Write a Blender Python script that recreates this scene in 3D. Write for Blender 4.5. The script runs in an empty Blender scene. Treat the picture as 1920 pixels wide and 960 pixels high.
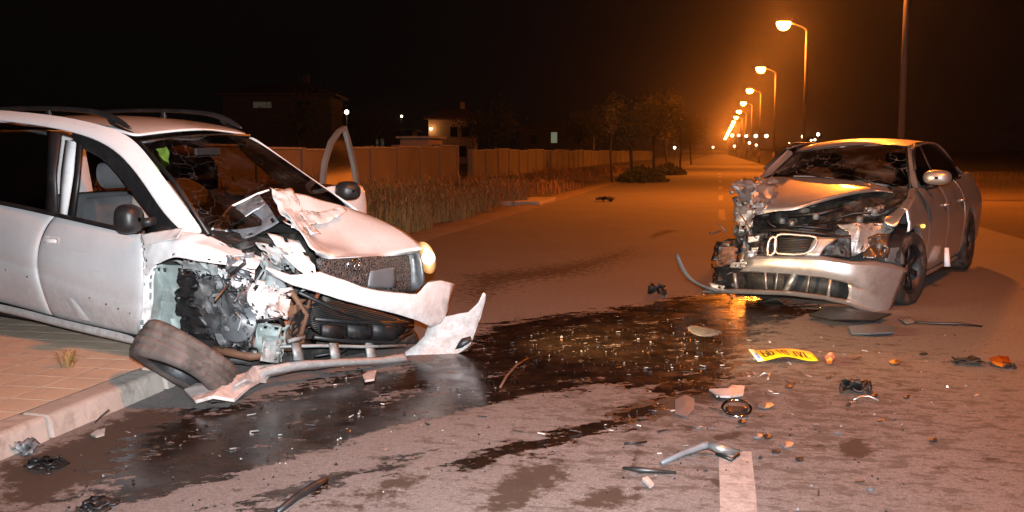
import bpy, bmesh, math, random
import numpy as np
from mathutils import Vector, Matrix, noise
sc = bpy.context.scene
COL = sc.collection
R = math.radians
random.seed(7)

# ------------------------------------------------------------------ camera
FOC, EYE = 1900.0, 1.33                 # focal length in photo pixels, eye height in metres
YAW, PIT = R(11.4542), R(5.8598)
cf = Vector((-math.sin(YAW)*math.cos(PIT), math.cos(YAW)*math.cos(PIT), -math.sin(PIT)))
cr = Vector((math.cos(YAW), math.sin(YAW), 0))
cu = cr.cross(cf)
CAM = Vector((0, 0, EYE))
cd = bpy.data.cameras.new('camera'); cam = bpy.data.objects.new('camera', cd); COL.objects.link(cam)
cd.sensor_width = 36; cd.lens = FOC/1920*36; cd.clip_start = 0.05; cd.clip_end = 3000
m3 = Matrix((cr, cu, -cf)).transposed()
cam.matrix_world = Matrix.Translation(CAM) @ m3.to_4x4()
sc.camera = cam
# ------------------------------------------------------------------ night sky
w = bpy.data.worlds.new('World'); sc.world = w; w.use_nodes = True
nt = w.node_tree; bg = nt.nodes['Background']
sky = nt.nodes.new('ShaderNodeTexSky'); sky.sky_type = 'NISHITA'; sky.sun_disc = False
sky.sun_elevation = R(-4); sky.sun_rotation = R(200)
add = nt.nodes.new('ShaderNodeMix'); add.data_type = 'RGBA'; add.blend_type = 'ADD'; add.inputs[0].default_value = 1
nt.links.new(sky.outputs[0], add.inputs[6]); add.inputs[7].default_value = (.030, .021, .019, 1)
nt.links.new(add.outputs[2], bg.inputs[0]); bg.inputs[1].default_value = 0.05
# ------------------------------------------------------------------ the photographer's flash (the photo is flash lit)
fl = bpy.data.lights.new('camera_flash', 'SPOT'); fl.energy = 4100; fl.color = (.92, .95, 1.0)
fl.spot_size = R(92); fl.spot_blend = 1.0; fl.shadow_soft_size = .03
flo = bpy.data.objects.new('camera_flash', fl); COL.objects.link(flo)
flo.matrix_world = Matrix.Translation(CAM + cu*.17 + cr*.03 - cf*.05) @ m3.to_4x4() @ Matrix.Rotation(R(5), 4, 'X')      # tilted up a little, as on a bracket
# ------------------------------------------------------------------ exposure
vs = sc.view_settings; vs.view_transform = 'Standard'; vs.look = 'None'; vs.exposure = 0; vs.gamma = 1
sc.cycles.use_denoising = True
sc.cycles.max_bounces = 6; sc.cycles.transparent_max_bounces = 12
sc.cycles.sample_clamp_indirect = 4
sc.cycles.volume_max_steps = 64

# ================================================================== helpers
def ray(u, v): return cf + cr*((u-960)/FOC) - cu*((v-480)/FOC)
def G(u, v, z=0.0):                      # pixel -> point on a level plane
    d = ray(u, v); return CAM + d*((z-EYE)/d.z)
def AY(u, v, Y):                         # pixel -> point at road distance Y
    d = ray(u, v); return CAM + d*(Y/d.y)
class Pose:
    def __init__(s, loc, ypr, sc_):
        s.loc = Vector(loc); s.s = sc_
        y, p, r = (R(a) for a in ypr)
        s.R = Matrix.Rotation(y, 3, 'Z') @ Matrix.Rotation(p, 3, 'Y') @ Matrix.Rotation(r, 3, 'X')
        s.M = Matrix.Translation(s.loc) @ s.R.to_4x4() @ Matrix.Scale(sc_, 4)
        s.o = s.R.transposed() @ (CAM-s.loc) / sc_
    def d(s, u, v): return s.R.transposed() @ ray(u, v) / s.s
    def __call__(s, u, v, x=None, y=None, z=None):      # pixel + one known car coordinate -> car point
        d = s.d(u, v); i, val = (0, x) if x is not None else (1, y) if y is not None else (2, z)
        return s.o + d*((val-s.o[i])/d[i])
    def pl(s, u, v, p0, n):
        d = s.d(u, v); p0 = Vector(p0); n = Vector(n); return s.o + d*((p0-s.o).dot(n)/d.dot(n))
    def loc_of(s, wp): return s.R.transposed() @ (Vector(wp)-s.loc) / s.s

class MB:
    def __init__(s): s.v = []; s.f = []
    def add(s, vs, fs):
        b = len(s.v); s.v += [tuple(p) for p in vs]; s.f += [tuple(i+b for i in f) for f in fs]; return s
    def net(s, rows, cyc=False):
        n, m = len(rows), len(rows[0]); fs = []
        for i in range(n-1):
            for j in range(m if cyc else m-1):
                k = (j+1) % m; fs.append((i*m+j, i*m+k, (i+1)*m+k, (i+1)*m+j))
        return s.add([p for r in rows for p in r], fs)
    def box(s, c, d, rot=None):
        c = Vector(c); q = []
        for z in (-.5, .5):
            for y in (-.5, .5):
                for x in (-.5, .5):
                    p = Vector((x*d[0], y*d[1], z*d[2])); q.append(c + (rot @ p if rot else p))
        return s.add(q, [(0,2,3,1),(4,5,7,6),(0,1,5,4),(2,6,7,3),(0,4,6,2),(1,3,7,5)])
    def tube(s, pts, r, n=8, caps=True):
        pts = [Vector(p) for p in pts]; rr = r if isinstance(r, (list, tuple)) else [r]*len(pts)
        rows = []; up = None
        for i, p in enumerate(pts):
            t = (pts[min(i+1, len(pts)-1)] - pts[max(i-1, 0)]).normalized()
            if up is None: up = t.orthogonal().normalized()
            a = (up - t*up.dot(t)).normalized(); b = t.cross(a); up = a
            rows.append([p + (a*math.cos(2*math.pi*k/n) + b*math.sin(2*math.pi*k/n))*rr[i] for k in range(n)])
        s.net(rows, True); b0 = len(s.v) - len(pts)*n
        if caps:
            s.f.append(tuple(b0+k for k in range(n))[::-1]); s.f.append(tuple(len(s.v)-n+k for k in range(n)))
        return s
    def lathe(s, prof, n=32, c=(0,0,0), ax=(0,0,1), closed=False):
        ax = Vector(ax).normalized(); a = ax.orthogonal().normalized(); b = ax.cross(a); c = Vector(c)
        rows = [[c + ax*h + (a*math.cos(2*math.pi*k/n) + b*math.sin(2*math.pi*k/n))*r for k in range(n)] for r, h in prof]
        if closed: rows.append(rows[0])
        return s.net(rows, True)
    def prism(s, poly, off):
        off = Vector(off); n = len(poly); q = [Vector(p) for p in poly]
        return s.add(q + [p+off for p in q], [tuple(range(n))[::-1], tuple(range(n, 2*n))] + [(i, (i+1) % n, n+(i+1) % n, n+i) for i in range(n)])
    def crumple(s, rows, n, m, amp, seed, freq=6., jag=.0, ridge=1., nrm=None, fv=(1,1,1)):
        """resample a control net to n x m cells, fold it with ridged noise, tear its rim"""
        rows = [[Vector(p) for p in r] for r in rows]; H, K = len(rows)-1, len(rows[0])-1
        def at(a, b):
            x = min(a*H, H-1e-6); y = min(b*K, K-1e-6); i, j = int(x), int(y); x -= i; y -= j
            return (rows[i][j]*(1-x)+rows[i+1][j]*x)*(1-y) + (rows[i][j+1]*(1-x)+rows[i+1][j+1]*x)*y
        e1 = at(1, .5)-at(0, .5); e2 = at(.5, 1)-at(.5, 0); nn = Vector(nrm) if nrm else e1.cross(e2).normalized()
        off = Vector((seed*3.17, seed*1.71, seed*.93)); vs = []
        for i in range(n+1):
            for j in range(m+1):
                p = at(i/n, j/m); q = Vector((p.x*fv[0], p.y*fv[1], p.z*fv[2]))*freq + off
                h = (1-2*abs(noise.noise(q)))*ridge + .5*(1-2*abs(noise.noise(q*2.1+off))) + .25*noise.noise(q*4.7)
                t = noise.noise_vector(q*.8 + off*2)
                vs.append(p + nn*h*amp + t*amp*.8)
        fs = []
        for i in range(n):
            for j in range(m):
                if jag and (i < 2 or j < 2 or i >= n-2 or j >= m-2):
                    if noise.noise(Vector((i*.9, j*.9, seed*5.3))) > .45-jag: continue
                fs.append((i*(m+1)+j, i*(m+1)+j+1, (i+1)*(m+1)+j+1, (i+1)*(m+1)+j))
        return s.add(vs, fs)
    def obj(s, name, mat, parent=None, sub=0, solid=0., smooth=True, bevel=0., off=-1., auto=None):
        me = bpy.data.meshes.new(name); me.from_pydata(s.v, [], s.f)
        me.validate()
        bm = bmesh.new(); bm.from_mesh(me); bmesh.ops.delete(bm, geom=[v for v in bm.verts if not v.link_faces], context='VERTS')
        bmesh.ops.recalc_face_normals(bm, faces=bm.faces); bm.to_mesh(me); bm.free()
        me.materials.append(M[mat] if isinstance(mat, str) else mat)
        me.polygons.foreach_set('use_smooth', [smooth]*len(me.polygons))
        if smooth and auto: me.set_sharp_from_angle(angle=R(auto))
        o = bpy.data.objects.new(name, me); COL.objects.link(o); o.parent = parent
        if sub:
            md = o.modifiers.new('s', 'SUBSURF'); md.levels = md.render_levels = sub
        if solid:
            md = o.modifiers.new('t', 'SOLIDIFY'); md.thickness = solid; md.offset = off
        if bevel:
            md = o.modifiers.new('b', 'BEVEL'); md.width = bevel; md.segments = 2; md.limit_method = 'ANGLE'
        return o
def mid(a, b, t=.5): return a*(1-t)+b*t
def refine(rows, k):   # bilinear refinement: keeps the folds of the control net crisp
    out = []
    for i in range(len(rows)):
        for a in range(k if i < len(rows)-1 else 1):
            r0 = [mid(p, q, a/k) for p, q in zip(rows[i], rows[min(i+1, len(rows)-1)])]; rr = []
            for j in range(len(r0)-1):
                for b in range(k): rr.append(mid(r0[j], r0[j+1], b/k))
            out.append(rr+[r0[-1]])
    return out
def plastic(rows, name, mat, parent, k=3, amp=.003, seed=1, solid=.006, jag=0):
    rr = refine([[Vector(p) for p in r] for r in rows], k)
    # one smoothing pass rounds the folds a little
    n, m = len(rr), len(rr[0]); sm = [[p.copy() for p in r] for r in rr]
    for i in range(1, n-1):
        for j in range(1, m-1): sm[i][j] = rr[i][j]*.5+(rr[i-1][j]+rr[i+1][j]+rr[i][j-1]+rr[i][j+1])*.125
    for i in range(n):
        for j in range(m):
            e = 3 if (i in (0, n-1) or j in (0, m-1)) else 1
            sm[i][j] += noise.noise_vector(sm[i][j]*14+Vector((seed, 0, 0)))*amp*e
    return MB().net(sm).obj(name, mat, parent, solid=solid, auto=32)
def tag(o, label=None, cat=None, group=None, kind=None):
    for k, v in (('label', label), ('category', cat), ('group', group), ('kind', kind)):
        if v: o[k] = v
    return o
def empty(name, loc=(0,0,0), label=None, cat=None, group=None):
    o = bpy.data.objects.new(name, None); COL.objects.link(o); o.location = loc; o.empty_display_size = .1
    return tag(o, label, cat, group)
def copy_of(o, parent=None):
    c = o.copy(); COL.objects.link(c); c.parent = parent; return c

# ================================================================== materials
M = {}
class NB:
    def __init__(s, name):
        s.m = bpy.data.materials.new(name); s.m.use_nodes = True; s.t = s.m.node_tree
        s.b = s.t.nodes['Principled BSDF']; s.out = s.t.nodes['Material Output']; M[name] = s.m
        s.tc = s.n('ShaderNodeTexCoord')
    def n(s, k, **kw):
        x = s.t.nodes.new(k)
        for a, v in kw.items(): setattr(x, a, v)
        return x
    def l(s, a, b): s.t.links.new(a, b)
    def noise(s, scale, det=4., rough=.55, vec=None, stretch=None):
        x = s.n('ShaderNodeTexNoise'); x.inputs['Scale'].default_value = scale; x.inputs['Detail'].default_value = det; x.inputs['Roughness'].default_value = rough
        v = vec or s.tc.outputs['Object']
        if stretch:
            mp = s.n('ShaderNodeMapping'); mp.inputs['Scale'].default_value = stretch; s.l(v, mp.inputs[0]); v = mp.outputs[0]
        s.l(v, x.inputs['Vector']); return x.outputs['Fac']
    def ramp(s, fac, stops):
        x = s.n('ShaderNodeValToRGB'); e = x.color_ramp.elements
        while len(e) < len(stops): e.new(.5)
        for i, (p, c) in enumerate(stops):
            e[i].position = p; e[i].color = (c, c, c, 1) if not isinstance(c, tuple) else (*c, 1)
        s.l(fac, x.inputs[0]); return x.outputs[0]
    def mix(s, fac, a, b, mode='MIX'):
        x = s.n('ShaderNodeMix', data_type='RGBA', blend_type=mode)
        for sock, v in ((x.inputs[0], fac), (x.inputs[6], a), (x.inputs[7], b)):
            if isinstance(v, (int, float)): sock.default_value = v if sock == x.inputs[0] else (v, v, v, 1)
            elif isinstance(v, tuple): sock.default_value = (*v, 1)
            else: s.l(v, sock)
        return x.outputs[2]
    def math(s, op, a, b=None, clamp=False):
        x = s.n('ShaderNodeMath', operation=op, use_clamp=clamp)
        for sock, v in ((x.inputs[0], a), (x.inputs[1], b)):
            if v is None: continue
            if isinstance(v, (int, float)): sock.default_value = v
            else: s.l(v, sock)
        return x.outputs[0]
    def bump(s, h, st, dist=.01):
        x = s.n('ShaderNodeBump'); x.inputs['Strength'].default_value = st; x.inputs['Distance'].default_value = dist
        s.l(h, x.inputs['Height']); s.l(x.outputs[0], s.b.inputs['Normal'])
    def set(s, **k):
        for a, v in k.items():
            sock = s.b.inputs[a.replace('_', ' ')]
            if isinstance(v, tuple): sock.default_value = (*v, 1) if len(v) == 3 else v
            elif isinstance(v, (int, float)): sock.default_value = v
            else: s.l(v, sock)
        return s
def pm(name, col, rough=.5, metal=0., coat=0., var=.25, dirt=None, dscale=5., damt=.5, bump=0., bscale=30., spec=.5):
    b = NB(name); f = b.noise(dscale*.6, 5)
    c = b.mix(b.ramp(f, [(.3, 0.), (.7, 1.)]), tuple(x*(1-var) for x in col), tuple(min(1, x*(1+var*.35)) for x in col))
    if dirt:
        g = b.ramp(b.noise(dscale, 8, .7), [(.5, 0.), (.68, damt)]); c = b.mix(g, c, dirt)
    b.set(Base_Color=c, Roughness=rough, Metallic=metal, Coat_Weight=coat, Coat_Roughness=.08, Specular_IOR_Level=spec)
    if bump: b.bump(b.noise(bscale, 5), bump)
    return b
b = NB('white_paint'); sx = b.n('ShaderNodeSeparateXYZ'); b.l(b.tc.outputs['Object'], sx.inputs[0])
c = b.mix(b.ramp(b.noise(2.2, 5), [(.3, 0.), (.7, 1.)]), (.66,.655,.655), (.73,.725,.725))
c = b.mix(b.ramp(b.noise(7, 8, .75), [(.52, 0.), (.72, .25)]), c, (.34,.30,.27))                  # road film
g = b.math('MULTIPLY', b.ramp(sx.outputs[2], [(.22, 1.), (.62, 0.)]), b.ramp(b.noise(16, 8, .8), [(.30, 0.), (.62, .75)])); c = b.mix(g, c, (.24,.19,.16))   # mud mottling towards the bottom, with the lower half's shade put into the colour
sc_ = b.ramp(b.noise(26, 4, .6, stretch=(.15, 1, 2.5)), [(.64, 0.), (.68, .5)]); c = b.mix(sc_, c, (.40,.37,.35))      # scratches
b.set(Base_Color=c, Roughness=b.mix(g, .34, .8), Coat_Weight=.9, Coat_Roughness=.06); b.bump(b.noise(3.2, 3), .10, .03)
b = NB('white_paint_shaded'); sx = b.n('ShaderNodeSeparateXYZ'); b.l(b.tc.outputs['Object'], sx.inputs[0])  # darker copy of the white: weaker light on doors and lower bumper painted in
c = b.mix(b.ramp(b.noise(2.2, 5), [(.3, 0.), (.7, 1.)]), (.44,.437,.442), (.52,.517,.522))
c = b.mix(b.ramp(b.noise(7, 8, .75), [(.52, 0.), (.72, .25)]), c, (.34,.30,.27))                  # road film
g = b.math('MULTIPLY', b.ramp(sx.outputs[2], [(.22, 1.), (.62, 0.)]), b.ramp(b.noise(16, 8, .8), [(.30, 0.), (.62, .75)])); c = b.mix(g, c, (.24,.19,.16))   # same low mottling: mud and painted-in shade of the lower half
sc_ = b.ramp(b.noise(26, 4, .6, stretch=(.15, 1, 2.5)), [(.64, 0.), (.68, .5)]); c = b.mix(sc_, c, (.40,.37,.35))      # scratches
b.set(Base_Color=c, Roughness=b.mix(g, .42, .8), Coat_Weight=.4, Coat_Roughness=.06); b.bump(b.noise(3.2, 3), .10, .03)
pm('white_scuffed', (.62,.61,.60), .5, 0, .15, .2, (.10,.09,.08), 9, .75)
pm('primer', (.30,.33,.33), .55, .2, 0, .4, (.05,.05,.05), 8, .8, .3)
pm('bare_steel', (.22,.23,.24), .45, .6, 0, .5, (.04,.035,.03), 10, .85, .3)
pm('teal_panel', (.24,.29,.28), .55, .1, 0, .35, (.09,.08,.07), 6, .7, .2)
pm('silver_paint', (.60,.57,.55), .42, .82, .25, .06, (.16,.11,.08), 2.5, .35)
pm('silver_bumper', (.50,.48,.475), .36, .65, .35, .10, (.22,.17,.14), 5, .5)
pm('silver_scuffed', (.36,.35,.34), .42, .6, 0, .35, (.05,.045,.04), 10, .8, .25)
pm('black_plastic', (.012,.012,.013), .45, 0, 0, .4, (.04,.035,.03), 7, .5, .15)
pm('dark_metal', (.03,.03,.032), .5, .5, 0, .6, (.08,.065,.05), 8, .7, .4)
pm('engine_dirt', (.022,.021,.02), .6, .2, 0, .7, (.10,.075,.05), 12, .6, .5, 20)
pm('rubber', (.022,.02,.019), .75, 0, 0, .3, (.16,.11,.08), 6, .8, .4, 25)
pm('muddy_tread', (.12,.092,.080), .85, 0, 0, .6, (.022,.016,.014), 6, .95, .8, 18)
pm('alloy', (.42,.41,.40), .35, .8, 0, .2, (.08,.06,.05), 6, .5)
pm('rust_brown', (.16,.075,.04), .7, .2, 0, .5, (.05,.03,.02), 9, .7, .4)
pm('pink_torn', (.55,.47,.44), .55, 0, 0, .3, (.16,.10,.08), 14, .7, .3)
pm('seat_fabric', (.06,.064,.068), .9, 0, 0, .3, None, 9, 0, .3, 80)
pm('airbag', (.30,.275,.25), .85, 0, 0, .25, (.2,.15,.11), 6, .6, .4, 14)
pm('dash_plastic', (.025,.024,.024), .6, 0, 0, .3, (.07,.06,.05), 5, .5, .3)
pm('tan_vinyl', (.16,.115,.075), .6, 0, 0, .3, None, 6, 0, .2)
pm('door_trim', (.10,.075,.06), .5, .1, .2, .3)
pm('liner_grey', (.045,.047,.05), .5, 0, 0, .5, (.11,.10,.09), 8, .5, .2)
pm('dark_brown', (.07,.045,.03), .35, .2, .3, .3)
pm('chrome', (.7,.7,.7), .16, 1, 0, .1)
pm('lime_cloth', (.13,.22,.02), .8, 0, 0, .5, None, 12, 0, .3)
pm('amber_plastic', (.42,.11,.012), .25, 0, .3, .2)
pm('red_plastic', (.35,.02,.015), .3, 0, .3, .2)
pm('clear_plastic', (.30,.28,.25), .2, 0, .5, .3)
pm('plate_yellow', (.85,.62,.01), .4, 0, 0, .05)
pm('plate_blue', (.12,.28,.62), .4, 0, 0, .05)
pm('plate_white', (.85,.86,.88), .4, 0, 0, .05)
pm('plate_ink', (.02,.018,.01), .6)
pm('galvanised', (.10,.095,.09), .6, .2, 0, .2, (.12,.09,.06), 3, .4)
pm('plaster', (.20,.165,.13), .9, 0, 0, .25, (.13,.10,.08), .8, .6, .3, 6)
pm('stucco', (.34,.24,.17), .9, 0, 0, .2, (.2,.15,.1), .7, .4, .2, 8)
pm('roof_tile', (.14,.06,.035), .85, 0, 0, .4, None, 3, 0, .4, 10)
pm('stucco_unlit', (.05,.042,.036), .9, 0, 0, .2)  # walls of unlit houses: their lack of light is put into the colour
pm('dark_wood', (.05,.035,.022), .8, 0, 0, .3)
pm('bark', (.05,.037,.028), .95, 0, 0, .5, None, 8, 0, .8, 20)
pm('window_dark', (.01,.01,.012), .08)
pm('kerb_concrete', (.36,.315,.28), .85, 0, 0, .3, (.15,.115,.09), 5, .75, .45, 40)
pm('paver', (.50,.40,.30), .9, 0, 0, .3, (.30,.23,.16), 3, .6, .35, 45)
pm('grille_black', (.03,.026,.025), .5, .2, 0, .5, (.12,.08,.06), 30, .7, .3)
pm('grey_plastic', (.12,.13,.14), .4, 0, 0, .2, (.05,.05,.05), 6, .5)
def leafy(name, a, b_):
    b = NB(name); oi = b.n('ShaderNodeNewGeometry'); c = b.mix(oi.outputs['Random Per Island'], a, b_)
    b.set(Base_Color=c, Roughness=.8, Specular_IOR_Level=.2); return b
leafy('dry_grass', (.33,.19,.07), (.15,.095,.035))
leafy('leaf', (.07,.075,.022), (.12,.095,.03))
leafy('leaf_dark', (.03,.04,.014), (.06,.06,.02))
def glassy(name, tint, gl, rough=.03, fac=.25):
    b = NB(name); t = b.t; tr = b.n('ShaderNodeBsdfTransparent'); tr.inputs[0].default_value = (*tint, 1)
    g = b.n('ShaderNodeBsdfGlossy'); g.inputs[0].default_value = (gl, gl, gl, 1); g.inputs['Roughness'].default_value = rough
    fr = b.n('ShaderNodeFresnel'); fr.inputs[0].default_value = 1.45
    mx = b.n('ShaderNodeMixShader'); b.l(fr.outputs[0], mx.inputs[0]); b.l(tr.outputs[0], mx.inputs[1]); b.l(g.outputs[0], mx.inputs[2]); b.l(mx.outputs[0], b.out.inputs[0])
    return b, mx
glassy('glass_clear', (.80,.82,.80), .9)
glassy('glass_tint', (.10,.10,.10), .8)
glassy('glass_door', (.45,.42,.36), .8, .1)
def cracked(name, tint, dens, scale):
    b, mx = glassy(name, tint, .9)
    d = b.n('ShaderNodeBsdfDiffuse'); d.inputs[0].default_value = (.6,.6,.6,1)
    vo = b.n('ShaderNodeTexVoronoi', feature='DISTANCE_TO_EDGE'); vo.inputs['Scale'].default_value = scale
    nz = b.n('ShaderNodeTexNoise'); nz.inputs['Scale'].default_value = 5; b.l(b.tc.outputs['Object'], nz.inputs['Vector'])
    va = b.n('ShaderNodeVectorMath', operation='MULTIPLY_ADD'); b.l(nz.outputs['Color'], va.inputs[0]); va.inputs[1].default_value = (.25,.25,.25); b.l(b.tc.outputs['Object'], va.inputs[2])
    b.l(va.outputs[0], vo.inputs['Vector'])
    line = b.ramp(vo.outputs['Distance'], [(.0, 1.), (.014, 0.)])
    zone = b.ramp(b.noise(2.1, 3), [(.42, 0.), (.62, 1.)])
    f = b.math('MULTIPLY', b.math('MULTIPLY', line, zone), dens)
    haze = b.math('MULTIPLY', b.ramp(b.noise(3.3, 6), [(.5, 0.), (.8, 1.)]), dens*.22)
    m2 = b.n('ShaderNodeMixShader'); b.l(b.math('ADD', f, haze, True), m2.inputs[0]); b.l(mx.outputs[0], m2.inputs[1]); b.l(d.outputs[0], m2.inputs[2]); b.l(m2.outputs[0], b.out.inputs[0])
cracked('windscreen_white_car', (.50,.48,.44), .16, 9)
cracked('windscreen_silver_car', (.40,.38,.36), .5, 7)
def emit(name, col, st):
    b = NB(name); e = b.n('ShaderNodeEmission'); e.inputs[0].default_value = (*col, 1); e.inputs[1].default_value = st; b.l(e.outputs[0], b.out.inputs[0])
emit('sodium_lens', (1,.23,.022), 1300)
emit('sodium_lens_dimmed', (1,.23,.022), 800)  # lens of the near lamp, set weaker than the others
emit('far_light_warm', (1,.72,.38), 12)
emit('far_light_white', (1,.86,.7), 10)
emit('far_light_red', (1,.45,.30), 7)
emit('headlamp_glow', (1,.86,.60), 7)
b = NB('headlamp_cover'); vd = b.n('ShaderNodeVectorMath', operation='DISTANCE'); b.l(b.tc.outputs['Generated'], vd.inputs[0]); vd.inputs[1].default_value = (.55,.5,.55)
e = b.n('ShaderNodeEmission'); g = b.ramp(vd.outputs['Value'], [(.10, 1.), (.34, .28), (.62, .07)]); b.l(b.mix(g, (1,.42,.10), (1,.88,.66)), e.inputs[0]); b.l(b.math('MULTIPLY', g, 7.), e.inputs[1]); b.l(e.outputs[0], b.out.inputs[0])
emit('indicator_glint', (1,.55,.08), 5)  # reflected glint on the side repeater, put in as emission
emit('lit_window', (.62,.65,.40), .25)
emit('dim_window', (.35,.28,.2), .10)
def grille_mesh_mat():
    b = NB('grille_mesh'); vo = b.n('ShaderNodeTexVoronoi', feature='DISTANCE_TO_EDGE'); vo.inputs['Scale'].default_value = 55; b.l(b.tc.outputs['Object'], vo.inputs['Vector'])
    k = b.ramp(vo.outputs['Distance'], [(.08, 1.), (.2, 0.)]); c = b.mix(k, (.006,.006,.006), (.11,.085,.075)); b.set(Base_Color=c, Roughness=.5); b.bump(k, .8, .01)
grille_mesh_mat()
def radiator_mat():
    b = NB('radiator_fins'); wv = b.n('ShaderNodeTexWave', bands_direction='Z'); wv.inputs['Scale'].default_value = 22; wv.inputs['Distortion'].default_value = 1.5; wv.inputs['Detail'].default_value = 3
    b.l(b.tc.outputs['Object'], wv.inputs[0]); c = b.mix(wv.outputs['Fac'], (.008,.008,.009), (.05,.046,.042)); b.set(Base_Color=c, Roughness=.5, Metallic=.4); b.bump(wv.outputs['Fac'], .6, .01)
radiator_mat()

# ================================================================== ground, road, pavement
def road_material():
    b = NB('asphalt'); P = b.tc.outputs['Object']
    at = b.n('ShaderNodeAttribute'); at.attribute_name = 'wet'; wet0 = at.outputs['Fac']
    fine = b.noise(260, 3, .7); mid = b.noise(9, 6, .65); big = b.noise(.7, 4); rot = b.n('ShaderNodeMapping'); rot.inputs['Rotation'].default_value = (0, 0, R(-40)); b.l(P, rot.inputs[0]); streak = b.noise(5, 7, .68, vec=rot.outputs[0], stretch=(.75, 1.8, 1))
    # ragged edge of the spill
    e = b.math('ADD', wet0, b.math('MULTIPLY', b.math('SUBTRACT', streak, .5), 2.6))
    e = b.math('ADD', e, b.math('MULTIPLY', b.math('SUBTRACT', b.noise(22, 5, .7), .5), 1.5))
    wet = b.ramp(e, [(.44, 0.), (.60, 1.)])
    # dried splashes and drops all over the near road
    at2 = b.n('ShaderNodeAttribute'); at2.attribute_name = 'splash'
    drops = b.ramp(b.math('ADD', b.noise(9, 6, .7, stretch=(.8, 1.3, 1)), b.math('MULTIPLY', at2.outputs['Fac'], .30)), [(.76, 0.), (.84, .6)])
    specks = b.math('MULTIPLY', b.ramp(b.noise(34, 3, .6), [(.62, 0.), (.68, .7)]), at2.outputs['Fac'])
    dry = b.mix(b.ramp(mid, [(.3, 0.), (.7, 1.)]), (.235,.218,.212), (.275,.258,.252))
    dry = b.mix(b.ramp(big, [(.35, .0), (.7, .5)]), dry, (.165,.148,.140))
    dry = b.mix(b.ramp(b.noise(115, 4, .75), [(.38, .7), (.56, 0.)]), dry, (.07,.06,.055))
    dry = b.mix(b.ramp(b.noise(150, 2), [(.60, 0.), (.68, .5)]), dry, (.42,.39,.36))
    dry = b.mix(b.ramp(b.noise(42, 8, .8), [(.40, .75), (.60, 0.)]), dry, (.105,.09,.082))
    dry = b.mix(b.math('MAXIMUM', drops, specks), dry, (.050,.036,.024))
    wc = b.mix(b.ramp(b.noise(7, 6, .7), [(.35, 0.), (.75, 1.)]), (.007,.0045,.0035), (.034,.018,.010))
    at3 = b.n('ShaderNodeAttribute'); at3.attribute_name = 'stain'
    sn = b.ramp(b.math('ADD', at3.outputs['Fac'], b.math('MULTIPLY', b.math('SUBTRACT', b.noise(13, 7, .7), .5), 1.6)), [(.30, 0.), (.47, .92)])
    dry = b.mix(sn, dry, (.045,.030,.020))
    c = b.mix(wet, dry, wc)
    rw = b.ramp(b.noise(4.5, 5, .6), [(.38, .11), (.64, .34)])
    r = b.mix(wet, .82, rw)
    b.set(Base_Color=c, Roughness=r, Specular_IOR_Level=b.mix(wet, .25, .30))
    h = b.math('ADD', b.math('MULTIPLY', fine, b.math('SUBTRACT', 1.1, wet)), b.math('MULTIPLY', b.math('MULTIPLY', b.noise(60, 4), .8), b.math('SUBTRACT', 1.12, wet)))
    b.bump(h, .5, .004)
road_material()
def dirt_material(name, a, bb, c_):
    b = NB(name); c = b.mix(b.ramp(b.noise(.5, 6), [(.3, 0.), (.7, 1.)]), a, bb); c = b.mix(b.ramp(b.noise(11, 6, .7), [(.45, 0.), (.7, .7)]), c, c_)
    b.set(Base_Color=c, Roughness=.95, Specular_IOR_Level=.15); b.bump(b.noise(18, 7, .7), .8, .03)
dirt_material('dirt', (.15,.12,.095), (.115,.092,.074), (.075,.06,.046))
dirt_material('field_soil', (.035,.03,.02), (.05,.042,.028), (.02,.018,.012))
dirt_material('gravel_path', (.21,.165,.12), (.16,.125,.09), (.10,.08,.06))
b = NB('lane_paint'); c = b.mix(b.ramp(b.noise(14, 7, .8), [(.42, 0.), (.60, .9)]), (.36,.32,.30), (.19,.165,.15)); c = b.mix(b.ramp(b.noise(120, 2), [(.58, 0.), (.66, .5)]), c, (.13,.11,.10)); b.set(Base_Color=c, Roughness=.75); b.bump(b.noise(200, 2), .4, .003)

b = NB('lane_paint_worn'); b.set(Base_Color=b.mix(b.ramp(b.noise(9, 6, .8), [(.42, 0.), (.6, 1.)]), (.34,.29,.25), (.14,.12,.11)), Roughness=.8)
XL, XR, XN = -4.28, 4.6, -3.02         # left road edge (far), right road edge, near kerb line
def seg(name, x0, x1, y0, y1, z, mat, nx=1, ny=1, rough=0.):
    mb = MB(); rows = []
    for i in range(ny+1):
        rows.append([(x0+(x1-x0)*j/nx, y0+(y1-y0)*i/ny, z + (rough*noise.fractal(Vector((j*.7, i*.7, 3)), 1, 2, 4) if rough else 0)) for j in range(nx+1)])
    return mb.net(rows).obj(name, mat)
tag(seg('ground', -440, 440, -45, 702, -.06, 'field_soil'), kind='structure')
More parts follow.
